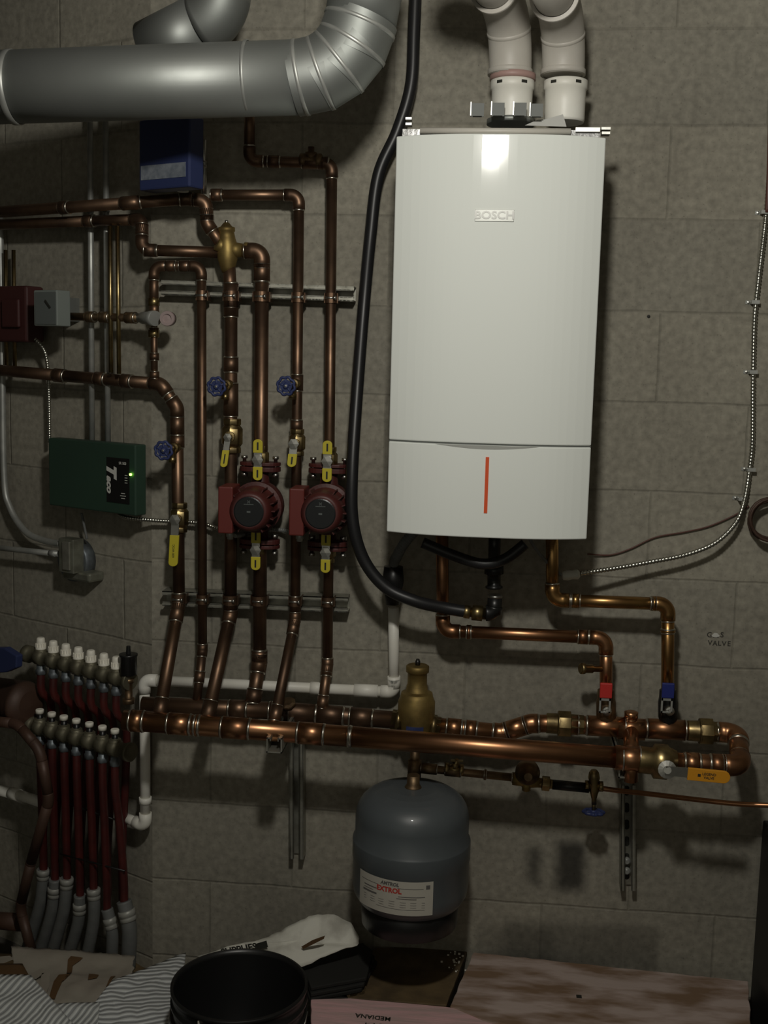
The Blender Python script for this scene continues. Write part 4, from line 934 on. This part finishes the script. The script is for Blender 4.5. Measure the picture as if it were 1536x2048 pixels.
tp = [online(Ta, Tb, u) for u, v in tops]; lp = [online(La, Lb, u) for u, v in lows]
mt, dT = manifold('upper radiant heating manifold bar with seven tall cream caps', Ta, Tb, tp, rm)
mlw, dL = manifold('lower radiant heating manifold bar with seven small white caps', La, Lb, lp, rm)
for i, p in enumerate(tp):
    k = mpp(p)
    MB().lathe(p, -UZ, [(0, 9*k), (.028, 9*k), (.03, 11*k), (.042, 11*k), (.044, 8*k)], 6).build('outlet_nut', ['greyd' if False else 'junction_blue'], mt)
for i, p in enumerate(lp):
    k = mpp(p)
    MB().lathe(p, -UZ, [(0, 9*k), (.028, 9*k), (.03, 11*k), (.042, 11*k), (.044, 8*k)], 6).build('outlet_nut', ['junction_blue'], mlw)
    MB().lathe(p, UZ, [(0, 9*k), (.006, 9*k), (.022, 7.5*k), (.024, 6.5*k), (.036, 6.5*k)], 14).build('flow_gauge', ['blackp'], mlw)
p0 = tp[0]; k = mpp(p0); first = None
for i, p in enumerate(tp):
    lb = 'tall cream valve cap on the upper manifold, %s of seven' % order[i]
    if i == 0:
        first = thing('valve_cap', lb, 'cap', p+UZ*.014, 'cream caps on the upper manifold'); o = p+UZ*.014
        MB().lathe(o, UZ, [(0, 10.5*k), (.012, 10.5*k), (.014, 8.8*k), (.026, 8.6*k), (.0345, 7.6*k), (.036, 6*k)], 18).build('skirt', ['cap'], first)
        mb = MB()
        for q in range(12):
            a = 2*math.pi*q/12; mb.box(o+UZ*.012+V((math.cos(a), math.sin(a), 0))*9.2*k, V((math.cos(a), math.sin(a), 0)), V((-math.sin(a), math.cos(a), 0)), UZ, .0012, .0012, .010)
        mb.build('grip_ribs', ['cap'], first)
    else: dup(first, p+UZ*.014, lb, 'cream caps on the upper manifold')
for i, p in enumerate(lp):
    k = mpp(p); lb = 'small white cap on a black gauge, %s on the lower manifold' % order[i]
    o = p+UZ*.036
    if i == 0: cp = tag(MB().lathe(o, UZ, [(0, 8.2*k), (.009, 8.2*k), (.0105, 7*k)], 16).build('gauge_cap', ['cap'], origin=o), lb, 'cap', 'white caps on the lower manifold')
    else:
        c2 = cp.copy(); COL.objects.link(c2); c2.location = o; c2['label'] = lb
# air vent at the right end
p = Tb-dT*.008; k = mpp(p); t = thing('air_vent', 'black cylindrical air vent at the right end of the upper manifold', 'air vent', p)
MB().lathe(p-UZ*.055, UZ, [(0, 12*k), (.012, 12*k), (.013, 8*k), (.05, 8*k), (.052, 11*k), (.06, 11*k)], 16).build('stem', ['bronze'], t)
MB().lathe(p+UZ*.012, UZ, [(0, 12*k), (.003, 17*k), (.045, 17*k), (.047, 18.5*k), (.051, 18.5*k), (.052, 5*k), (.07, 4*k)], 22).build('body', ['blackp'], t)
# flexible tubes: rear set from the upper bar, front set from the lower bar
pu = [86, 110, 134, 160, 187, 214, 243]
for i, p in enumerate(tp):
    k = mpp(p); end = L(pu[i]+2, 1745+i*9, .05)
    cable('heating_tube', 'red flexible tube hanging from the upper manifold, %s of seven' % order[i], 'tube', [p-UZ*.035, p-UZ*.085, p-UZ*.125-NL*.028, V((p.x*.7+end.x*.3, p.y*.7+end.y*.3, p.z-.22))-NL*.025, end+UZ*.12, end], 8*k, 'pex', 'red tubes from the upper manifold', n=6)
ctop = [(87, 1748), (110, 1768), (134, 1766), (160, 1800), (187, 1787), (214, 1828), (248, 1812)]
cbot = [(56, 1868), (78, 1885), (100, 1893), (132, 1900), (170, 1905), (222, 1908), (256, 1910)]
for i, p in enumerate(lp):
    k = mpp(p); end = L(ctop[i][0], ctop[i][1]-12, .085)
    cable('heating_tube', 'red flexible tube hanging from the lower manifold, %s of seven' % order[i], 'tube', [p-UZ*.035, p-UZ*.1, V((p.x*.5+end.x*.5, p.y*.5+end.y*.5, (p.z+end.z)/2)), end+UZ*.05, end-UZ*.03], 8.4*k, 'pex', 'red tubes from the lower manifold', n=6)
for i in range(7):
    a = L(ctop[i][0], ctop[i][1]-10, .085); b_ = L(cbot[i][0], cbot[i][1]+25, .085); m_ = a.lerp(b_, .5)+EL*.012; k = mpp(a)
    rr = 12*k if i < 6 else 15*k
    t = thing('floor_conduit', 'grey plastic sleeve around the red tubes at the floor, %s of seven' % order[i], 'conduit', b_, 'grey sleeves under the red tubes')
    path = spline([a, a.lerp(m_, .5)+EL*.004, m_, b_], 6)
    mb = MB().tube(path, [rr*1.0]*len(path), 20); mb.build('sleeve', ['greypvc'], t)
    dn = (path[2]-path[0]).normalized(); cz = a if i in (0, 2, 4) else a+dn*.022
    MB().lathe(cz+dn*.0, dn, [(0, rr), (.001, rr*1.14), (.014, rr*1.14), (.015, rr*1.02), (.018, rr*1.1), (.026, rr*1.1), (.027, rr)], 20).build('clamp_band', ['collar'], t)
# black zip straps on the tubes
for j, (ua, va, ub, vb) in enumerate(((115, 1600, 232, 1640), (120, 1708, 250, 1742))):
    a = L(ua, va, .098); b_ = L(ub, vb, .098)
    tag(MB().tube([a, a.lerp(b_, .5), b_], .0022, 8).build('tube_tie', ['blackp']), ('upper' if j == 0 else 'lower')+' black wire tie across the bundle of red tubes', 'tie')

# brown pipes at the far left edge
t = run('brown_pipe', 'dark brown pipe curving down left of the red tubes to the floor bags', 'pipe', [L(-30, 1440, .19), L(35, 1448, .19), L(80, 1500, .19), L(98, 1600, .18), L(62, 1725, .16), L(40, 1815, .15), L(64, 1905, .15)], 10.5*mpp(L(80, 1550, .15)), 'brownpipe', R=4, rings=False, fat=1.02, hub=.1)
t = thing('wrapped_pipe', 'fat brown corrugated pipe coming in at the left edge beside the manifolds', 'pipe', L(30, 1460, .12))
a = L(-60, 1395, .12); b_ = L(52, 1410, .12); d = (b_-a).normalized(); ln = (b_-a).length; rr = 48*mpp(b_)
prof = [(0, rr*.9)]
for i in range(14): tt = ln*(i+.5)/14; prof += [(tt-.003, rr*.93), (tt, rr)]
prof += [(ln, rr*.95), (ln+.008, rr*.86), (ln+.018, rr*.6), (ln+.022, 0)]
MB().lathe(a, d, prof, 32).build('hose', ['brownpipe'], t)
t = thing('brown_pipe', 'stub of dark brown pipe joining from the left edge above the bags', 'pipe', L(0, 1845, .12))
MB().tube([L(-40, 1838, .12), L(42, 1845, .12)], 17*mpp(L(0, 1845, .12)), 20).build('pipe', ['brownpipe'], t)
t = thing('blue_lever', 'blue plastic valve handle at the left edge beside the upper manifold', 'handle', L(0, 1340, .2))
pts = [L(u, v, .2) for u, v in ((-30, 1296), (8, 1296), (33, 1312), (32, 1336), (12, 1345), (-30, 1348))]
MB().prism(pts, -NL*.02).build('grip', ['blue'], t, bevel=.003)

# ================================================================== ARMOURED CABLE ON THE RIGHT
oc = .012
ap = [P(1540, 330, oc), P(1531, 440, oc), P(1517, 560, oc), P(1509, 640, oc), P(1506, 760, oc), P(1505, 880, oc), P(1499, 940, oc), P(1489, 1000, oc+.01), P(1472, 1045, .04), P(1430, 1086, .05), P(1370, 1110, .055), P(1300, 1124, .06), P(1240, 1135, .07), P(1160, 1147, .09)]
cable('armoured_cable', 'shiny armoured cable running down the right side and swinging under the boiler', 'cable', ap, 4.6*mpp(P(1500, 800, 0)), 'mcable', ribs=.0075, n=10)
for i, (u, v) in enumerate(((1527, 426), (1508, 605), (1504, 744), (1500, 938), (1482, 996))):
    p = P(u, v, .0); k = mpp(p); wd = ['topmost', 'second', 'third', 'fourth', 'lowest'][i]
    t = thing('cable_clip', 'metal clip pinning the armoured cable to the wall, %s of five' % wd, 'clip', p, 'clips on the armoured cable')
    MB().box(p+NM*.02, EM, NM, UZ, 7*k, .0012, .004).box(p+NM*.0105-EM*7*k, EM, NM, UZ, .0012, .0105, .004).box(p+NM*.0012-EM*11*k, EM, NM, UZ, 6*k, .0012, .004).build('strap', ['galv'], t)
    MB().lathe(p-EM*11*k+NM*.002, NM, [(0, .004), (.002, .0035), (.003, 0)], 10).build('screw', ['steel'], t)
tp_ = P(1141, 1150, .09); k = mpp(tp_)
d = (P(1165, 1146, .09)-P(1118, 1150, .09)).normalized()
tag(MB().lathe(tp_-d*18*k, d, [(0, 5*k), (3*k, 9*k), (12*k, 10.5*k), (22*k, 9*k), (32*k, 10.5*k), (37*k, 5*k)], 10).build('tape_wrap', ['tape'], bevel=.001), 'lump of white tape on the cable below the boiler', 'tape')
cable('power_cord', 'thin grey cord from the white tape up into the boiler', 'cable', [tp_-d*16*k, P(1105, 1136, .1), P(1090, 1120, .11), P(1070, 1096, .14), P(1050, 1060, .16)], 3.2*k, 'greypvc')
cable('thin_wire', 'thin dark red wire sagging across the wall right of the boiler', 'wire', [P(1175, 1108, .012), P(1220, 1110, .006), P(1260, 1098, .006), P(1310, 1075, .006), P(1370, 1064, .006), P(1420, 1052, .006), P(1470, 1030, .006), P(1498, 1012, .006)], 1.5*k, 'redwire')
cen = P(1540, 1040, .04); pts = []
for i in range(110):
    a = 2*math.pi*i/22; rad = (.044+.004*math.sin(i*.31))
    pts.append(cen+EM*(rad*1.05*math.cos(a))+UZ*(rad*math.sin(a))+NM*(.012*math.sin(i*.17)))
tag(MB().tube(pts, .0034, 8).build('cable_coil', ['brownpipe']), 'coil of brown cable hanging at the right edge', 'cable coil')
cable('hanging_cord', 'brown cord dropping down the right edge above the first clip', 'cable', [P(1541, 200, .02), P(1538, 330, .02), P(1534, 425, .02)], 4*k, 'redwire')

# black cabinet at the right edge
e0 = P(1526, 1640, .012); ztc = e0.z
t = thing('black_cabinet', 'black cabinet standing against the right end of the wall', 'cabinet', V((e0.x+.28, -.15, 0)))
MB().box(V((e0.x+.28, -.145, ztc/2)), EM, NM, UZ, .28, .135, ztc/2).build('case', ['darkcab'], t, bevel=.004)
MB().box(V((e0.x+.28, -.285, ztc*.5)), EM, NM, UZ, .25, .005, ztc*.44).build('door', ['darkcab'], t, bevel=.003)

# ================================================================== FLOOR CLUTTER
def zpoly(pts, z, th, name, m, parent=None, bevel=.002, jitter=0., label=None):
    q = []
    n = len(pts)
    for i in range(n):
        a = Z(*pts[i], z); b_ = Z(*pts[(i+1) % n], z); m_ = max(1, int((b_-a).length/.02)) if jitter else 1
        for j in range(m_):
            p = a.lerp(b_, j/m_); q.append(p+V((random.uniform(-1, 1), random.uniform(-1, 1), 0))*(jitter if j else jitter*.3))
    mb = MB().prism([p-UZ*th for p in q], UZ*th); return mb.build(name, [m], parent, label, bevel)
zt1 = P(945, 1903, .015).z
pk = zpoly([(947, 1904), (1496, 1962), (1506, 2100), (985, 2046), (900, 2012)], zt1, .035, 'weathered_plank', 'plank', jitter=.002)
tag(pk, 'weathered stained plank lying along the wall at lower right', 'plank')
for (u, v) in ((1158, 1993),): 
    p = Z(u, v, zt1+.0004); MB().box(p, EM, NM, UZ, .006, .006, .0006).build('square_hole', ['ink'], pk)
# bearers under the plank
bb_ = MB()
for u in (1330, 1430):
    p = Z(u, 2000, zt1-.035); bb_ = MB().box(V((p.x, p.y, (zt1-.0355)/2)), EM, NM, UZ, .045, .1, (zt1-.0355)/2)
    tag(bb_.build('wood_bearer', ['board'], bevel=.002), 'dark wood bearer under the weathered plank, %s one' % ('left' if u < 1400 else 'right'), 'block')
pb = zpoly([(622, 1998), (700, 1996), (890, 2013), (1010, 2030), (1048, 2034), (1060, 2160), (622, 2160)], zt1-.002, .09, 'pink_beam', 'pink', jitter=.001)
tag(pb, 'pink-stained timber beam with upside-down black stamp at the bottom edge', 'beam')
tm = MB(); pz = Z(746, 2034, zt1-.0012); put_text(tm, 'MEDIANA', pz, -EM*math.cos(.07)+V((0, .07, 0)), V((.0, -1, 0)), .021, bold=.0005, wx=.85)
pz = Z(745, 2050, zt1-.0012); put_text(tm, 'S-P-F', pz, -EM, V((0, -1, 0)), .021, bold=.0005)
tm.build('stamp', ['ink'], pb)
dg = zpoly([(1010, 2030), (1250, 2056), (1250, 2140), (1010, 2140)], zt1-.06, .04, 'dark_plank', 'dkwood'); tag(dg, 'dark plank below the front of the weathered plank', 'plank')
ZB = P(752, 1895, .012).z
br_ = zpoly([(752, 1895), (938, 1893), (893, 2010), (700, 1996), (640, 1990)], ZB, .014, 'brown_board', 'board', jitter=.001)
tag(br_, 'dark brown board under the expansion tank between plank and felt', 'board')
for i in range(16):
    pass
cr_ = MB()
for i in range(22):
    p = Z(random.gauss(910, 14), random.gauss(1925, 14), ZB+.0008); s = random.uniform(.0008, .003); cr_.box(p+UZ*s*.5, EM, NM, UZ, s, s*.7, s*.5)
tag(cr_.build('plaster_crumbs', ['cap']), 'white plaster crumbs scattered on the brown board', 'crumbs', kind='stuff')
# stack of dark felt sheets
for i, (du, dv) in enumerate(((0, 0), (5, 12), (10, 22), (3, 34))):
    s_ = zpoly([(600+du, 1920+dv*.6), (725+du, 1885+dv), (745+du, 1900+dv), (733-du, 1955+dv), (622, 1975+dv)], .03+ZB-i*.010, .009, 'felt_sheet', 'dkwood', jitter=.0008)
    tag(s_, 'black felt sheet between bucket and brown board, %s of the stack' % ['topmost', 'second', 'third', 'lowest'][i], 'sheet', 'black sheets beside the bucket')

# crumpled sheets : quad patch with folds, real thickness
def patch(name, m, corners, zs, nu=44, nv=26, amp=.01, freq=9., seed=0, jag=.0, th=.0015, ridge=None):
    A, B, D, E_ = [Z(c[0], c[1], z) for c, z in zip(corners, zs)]
    mb = MB(); g = []
    for j in range(nv+1):
        for i in range(nu+1):
            s, t_ = i/nu, j/nv
            p = (A*(1-s)+B*s)*(1-t_)+(E_*(1-s)+D*s)*t_
            nn = noise.fractal(V((p.x*freq+seed, p.y*freq, seed)), 1., 2., 3); n2 = noise.noise(V((p.x*freq*3+seed, p.y*freq*3, 7)))
            e = min(1, 6*min(s, 1-s, t_, 1-t_)+.3)
            p = p+UZ*(amp*(nn+abs(n2)*.5))*e
            if ridge: p = p+UZ*ridge(s, t_)
            if jag and (i in (0, nu) or j in (0, nv)): p = p+V((random.uniform(-1, 1), random.uniform(-1, 1), 0))*jag
            mb.v.append(p); g.append(p)
    w_ = nu+1
    for j in range(nv):
        for i in range(nu): mb.face((j*w_+i, j*w_+i+1, (j+1)*w_+i+1, (j+1)*w_+i), 0, True)
    o = mb.build(name, [m]); md = o.modifiers.new('thick', 'SOLIDIFY'); md.thickness = th; md.offset = -1
    return o, (A, B, D, E_)
# heap under the sheets
hp_ = MB(); 
heap, _ = patch('rubble_heap', 'board', [(-120, 1900), (325, 1925), (330, 2200), (-120, 2200)], [.10, .09, .06, .06], amp=.02, th=.03)
tag(heap, 'dark dusty heap under the paper bags at lower left', 'heap')
bag, bc = patch('paper_bag', 'bag', [(20, 1893), (268, 1912), (262, 2060), (60, 2060)], [.22, .20, .21, .20], amp=.016, freq=7, seed=3, jag=.003)
tag(bag, 'crumpled tan paper bag lying behind the striped sheets', 'bag')
from mathutils.bvhtree import BVHTree
def drape(target, polys, name, m, lift=.0045):
    me = target.data; off = V(target['_w']); bv = BVHTree.FromPolygons([v.co+off for v in me.vertices], [tuple(p.vertices) for p in me.polygons])
    zt = max(v.co.z for v in me.vertices)+off.z
    def drop(p):
        h = bv.ray_cast(V((p.x, p.y, zt+.5)), V((0, 0, -1)))[0]; return (h if h else p)+UZ*lift
    mb = MB()
    for pxs in polys:
        pts = []
        for i in range(len(pxs)):
            a, b = Z(*pxs[i], zt-.02), Z(*pxs[(i+1) % len(pxs)], zt-.02); n = max(1, int((b-a).length/.008)); pts += [a.lerp(b, j/n) for j in range(n)]
        c = sum(pts, V((0, 0, 0)))/len(pts); R_ = [1, .75, .5, .25]; b0 = len(mb.v); n = len(pts)
        for r in R_: mb.v += [drop(c.lerp(p, r)) for p in pts]
        mb.v.append(drop(c))
        for k in range(3):
            for i in range(n): j = (i+1) % n; mb.face((b0+k*n+i, b0+k*n+j, b0+(k+1)*n+j, b0+(k+1)*n+i), 0, True)
        for i in range(n): mb.face((b0+3*n+i, b0+3*n+(i+1) % n, b0+4*n), 0, True)
    return mb.build(name, [m], target)
bz2, _ = patch('printed_bag', 'bagprint', [(-120, 1924), (45, 1928), (98, 2020), (-120, 2060)], [.23, .235, .235, .23], nu=20, nv=16, amp=.006, seed=5)
tag(bz2, 'brown printed paper bag with cream stripes at the left edge', 'bag')
for poly in ([(-60, 1922), (20, 1915), (28, 1922), (8, 1930), (-60, 1932)], [(48, 1958), (82, 1940), (96, 1944), (72, 1962)], [(84, 1950), (100, 1948), (98, 1975), (90, 1998), (76, 1984)]):
    drape(bz2, [poly], 'cream_stripe', 'bag')
for poly in ([(142, 1925), (166, 1925), (160, 1930), (146, 1938), (142, 1960), (133, 1958), (136, 1932)], [(118, 1962), (142, 1962), (126, 1972), (110, 2008), (98, 2006), (108, 1975)], [(178, 1955), (198, 1957), (194, 1967), (176, 1972)], [(222, 1962), (232, 1955), (218, 1982), (212, 1984)]):
    drape(bag, [poly], 'dark_tear', 'bagprint')
s1_, _ = patch('striped_sheet', 'sheet', [(-140, 1950), (62, 1950), (210, 2120), (-140, 2160)], [.285, .28, .27, .27], amp=.014, freq=6, seed=11)
tag(s1_, 'white ribbed plastic sheet bulging in the bottom left corner', 'sheet')
s2_, _ = patch('striped_sheet', 'sheet2', [(225, 1962), (372, 1906), (350, 2110), (96, 2120)], [.245, .225, .215, .235], amp=.014, freq=8, seed=14)
tag(s2_, 'white ribbed plastic sheet crumpled against the black bucket', 'sheet')
s3_, _ = patch('striped_sheet', 'sheet', [(96, 2008), (200, 2004), (190, 2110), (60, 2110)], [.25, .25, .24, .24], amp=.01, freq=8, seed=19)
tag(s3_, 'strip of white ribbed plastic between the two larger sheets', 'sheet')
# torn white bag, standing against the wall right of the bucket
def ppoly(name, m, pxo, th, amp=0.):
    pass
tb = MB(); 
outline = [((395, 1912), .14), ((470, 1888), .12), ((532, 1877), .11), ((562, 1861), .09), ((600, 1840), .07), ((632, 1828), .06), ((672, 1830), .055), ((702, 1846), .06), ((717, 1872), .08), ((718, 1888), .09), ((680, 1900), .12), ((640, 1917), .14), ((608, 1933), .16), ((560, 1935), .18), ((460, 1935), .18)]
A0 = [P(u, v, o+.05) for (u, v), o in outline]
cc = sum(A0, V((0, 0, 0)))/len(A0)
rings_ = [1, .82, .62, .42, .2]; nO = 56; ol = []
for i in range(nO):
    f = i/nO*len(A0); a = A0[int(f) % len(A0)]; b_ = A0[(int(f)+1) % len(A0)]; ol.append(a.lerp(b_, f-int(f))+V((random.uniform(-1, 1), 0, random.uniform(-1, 1)))*.0015)
for rg in rings_:
    for p in ol:
        q = cc.lerp(p, rg); q = q+V((0, -1, 1)).normalized()*(.012*noise.fractal(q*18, 1., 2., 3)*(1.2-rg)+.006*(1-rg)); tb.v.append(q)
tb.v.append(cc+V((0, -.006, .006)))
for a in range(len(rings_)-1):
    for i in range(nO): j = (i+1) % nO; tb.face((a*nO+i, a*nO+j, (a+1)*nO+j, (a+1)*nO+i), 0, True)
for i in range(nO): tb.face(((len(rings_)-1)*nO+i, (len(rings_)-1)*nO+(i+1) % nO, len(rings_)*nO), 0, True)
wbag = tb.build('torn_bag', ['whitebag']); md = wbag.modifiers.new('thick', 'SOLIDIFY'); md.thickness = .002
tag(wbag, 'torn white paper sack propped between the bucket and the tank', 'bag')
sm_ = MB().prism([P(u, v, .155+.03) for u, v in ((603, 1893), (625, 1880), (650, 1871), (648, 1877), (622, 1890), (607, 1897))], NM*.002); sm_.build('tear', ['bagprint'], wbag)
pt_ = MB(); e1 = (P(520, 1886, .16)-P(440, 1900, .16)).normalized()
put_text(pt_, 'SUPPLIES', P(478, 1899, .195), e1, e1.cross(V((0, -1, 0)))*-1, .022, bold=.0008)
pt_.prism([P(u, v, .19) for u, v in ((510, 1888), (533, 1881), (536, 1894), (512, 1900))], NM*.0008)
pt_.build('print', ['ink'], wbag)

# ================================================================== BUCKET
bc_ = Z(479, 1966, .36)
rb = 135*mpp(bc_)
bk = thing('black_bucket', 'empty black plastic bucket at the bottom centre', 'bucket', V((bc_.x, bc_.y, 0)))
o2 = V((bc_.x, bc_.y, 0)); hz3 = .36
MB().lathe(o2, UZ, [(.004, 0), (.004, rb*.84), (0, rb*.86), (hz3*.8, rb*.96), (hz3*.81, rb*1.01), (hz3*.83, rb*1.01), (hz3*.835, rb*.965), (hz3*.90, rb*.975), (hz3*.905, rb*1.01), (hz3*.92, rb*1.01), (hz3*.925, rb*.98), (hz3*.975, rb*.985), (hz3*.98, rb*1.01), (hz3, rb*1.01), (hz3+.001, rb*.975), (hz3*.97, rb*.955), (.02, rb*.82), (.018, 0)], 72, 0, False).build('shell', ['blackp'], bk)
hd = []
for i in range(25):
    a = math.pi*i/24; hd.append(o2+UZ*(hz3*.86)+EM*(rb*1.02*math.cos(a))+V((0, -1, 0))*(rb*1.06*math.sin(a))-UZ*(.10*math.sin(a)))
MB().tube(hd, .002, 8).build('handle', ['steel'], bk)
p = o2+UZ*(hz3*.95)+V((-.38, -.925, 0)).normalized()*(rb*.99); MB().box(p, V((.925, -.38, 0)).normalized(), V((-.38, -.925, 0)).normalized(), UZ, .0012, .002, .008).build('rim_rib', ['cap'], bk, 'small pale mark under the rim')

for o in bpy.data.objects:
    if '_w' in o: del o['_w']
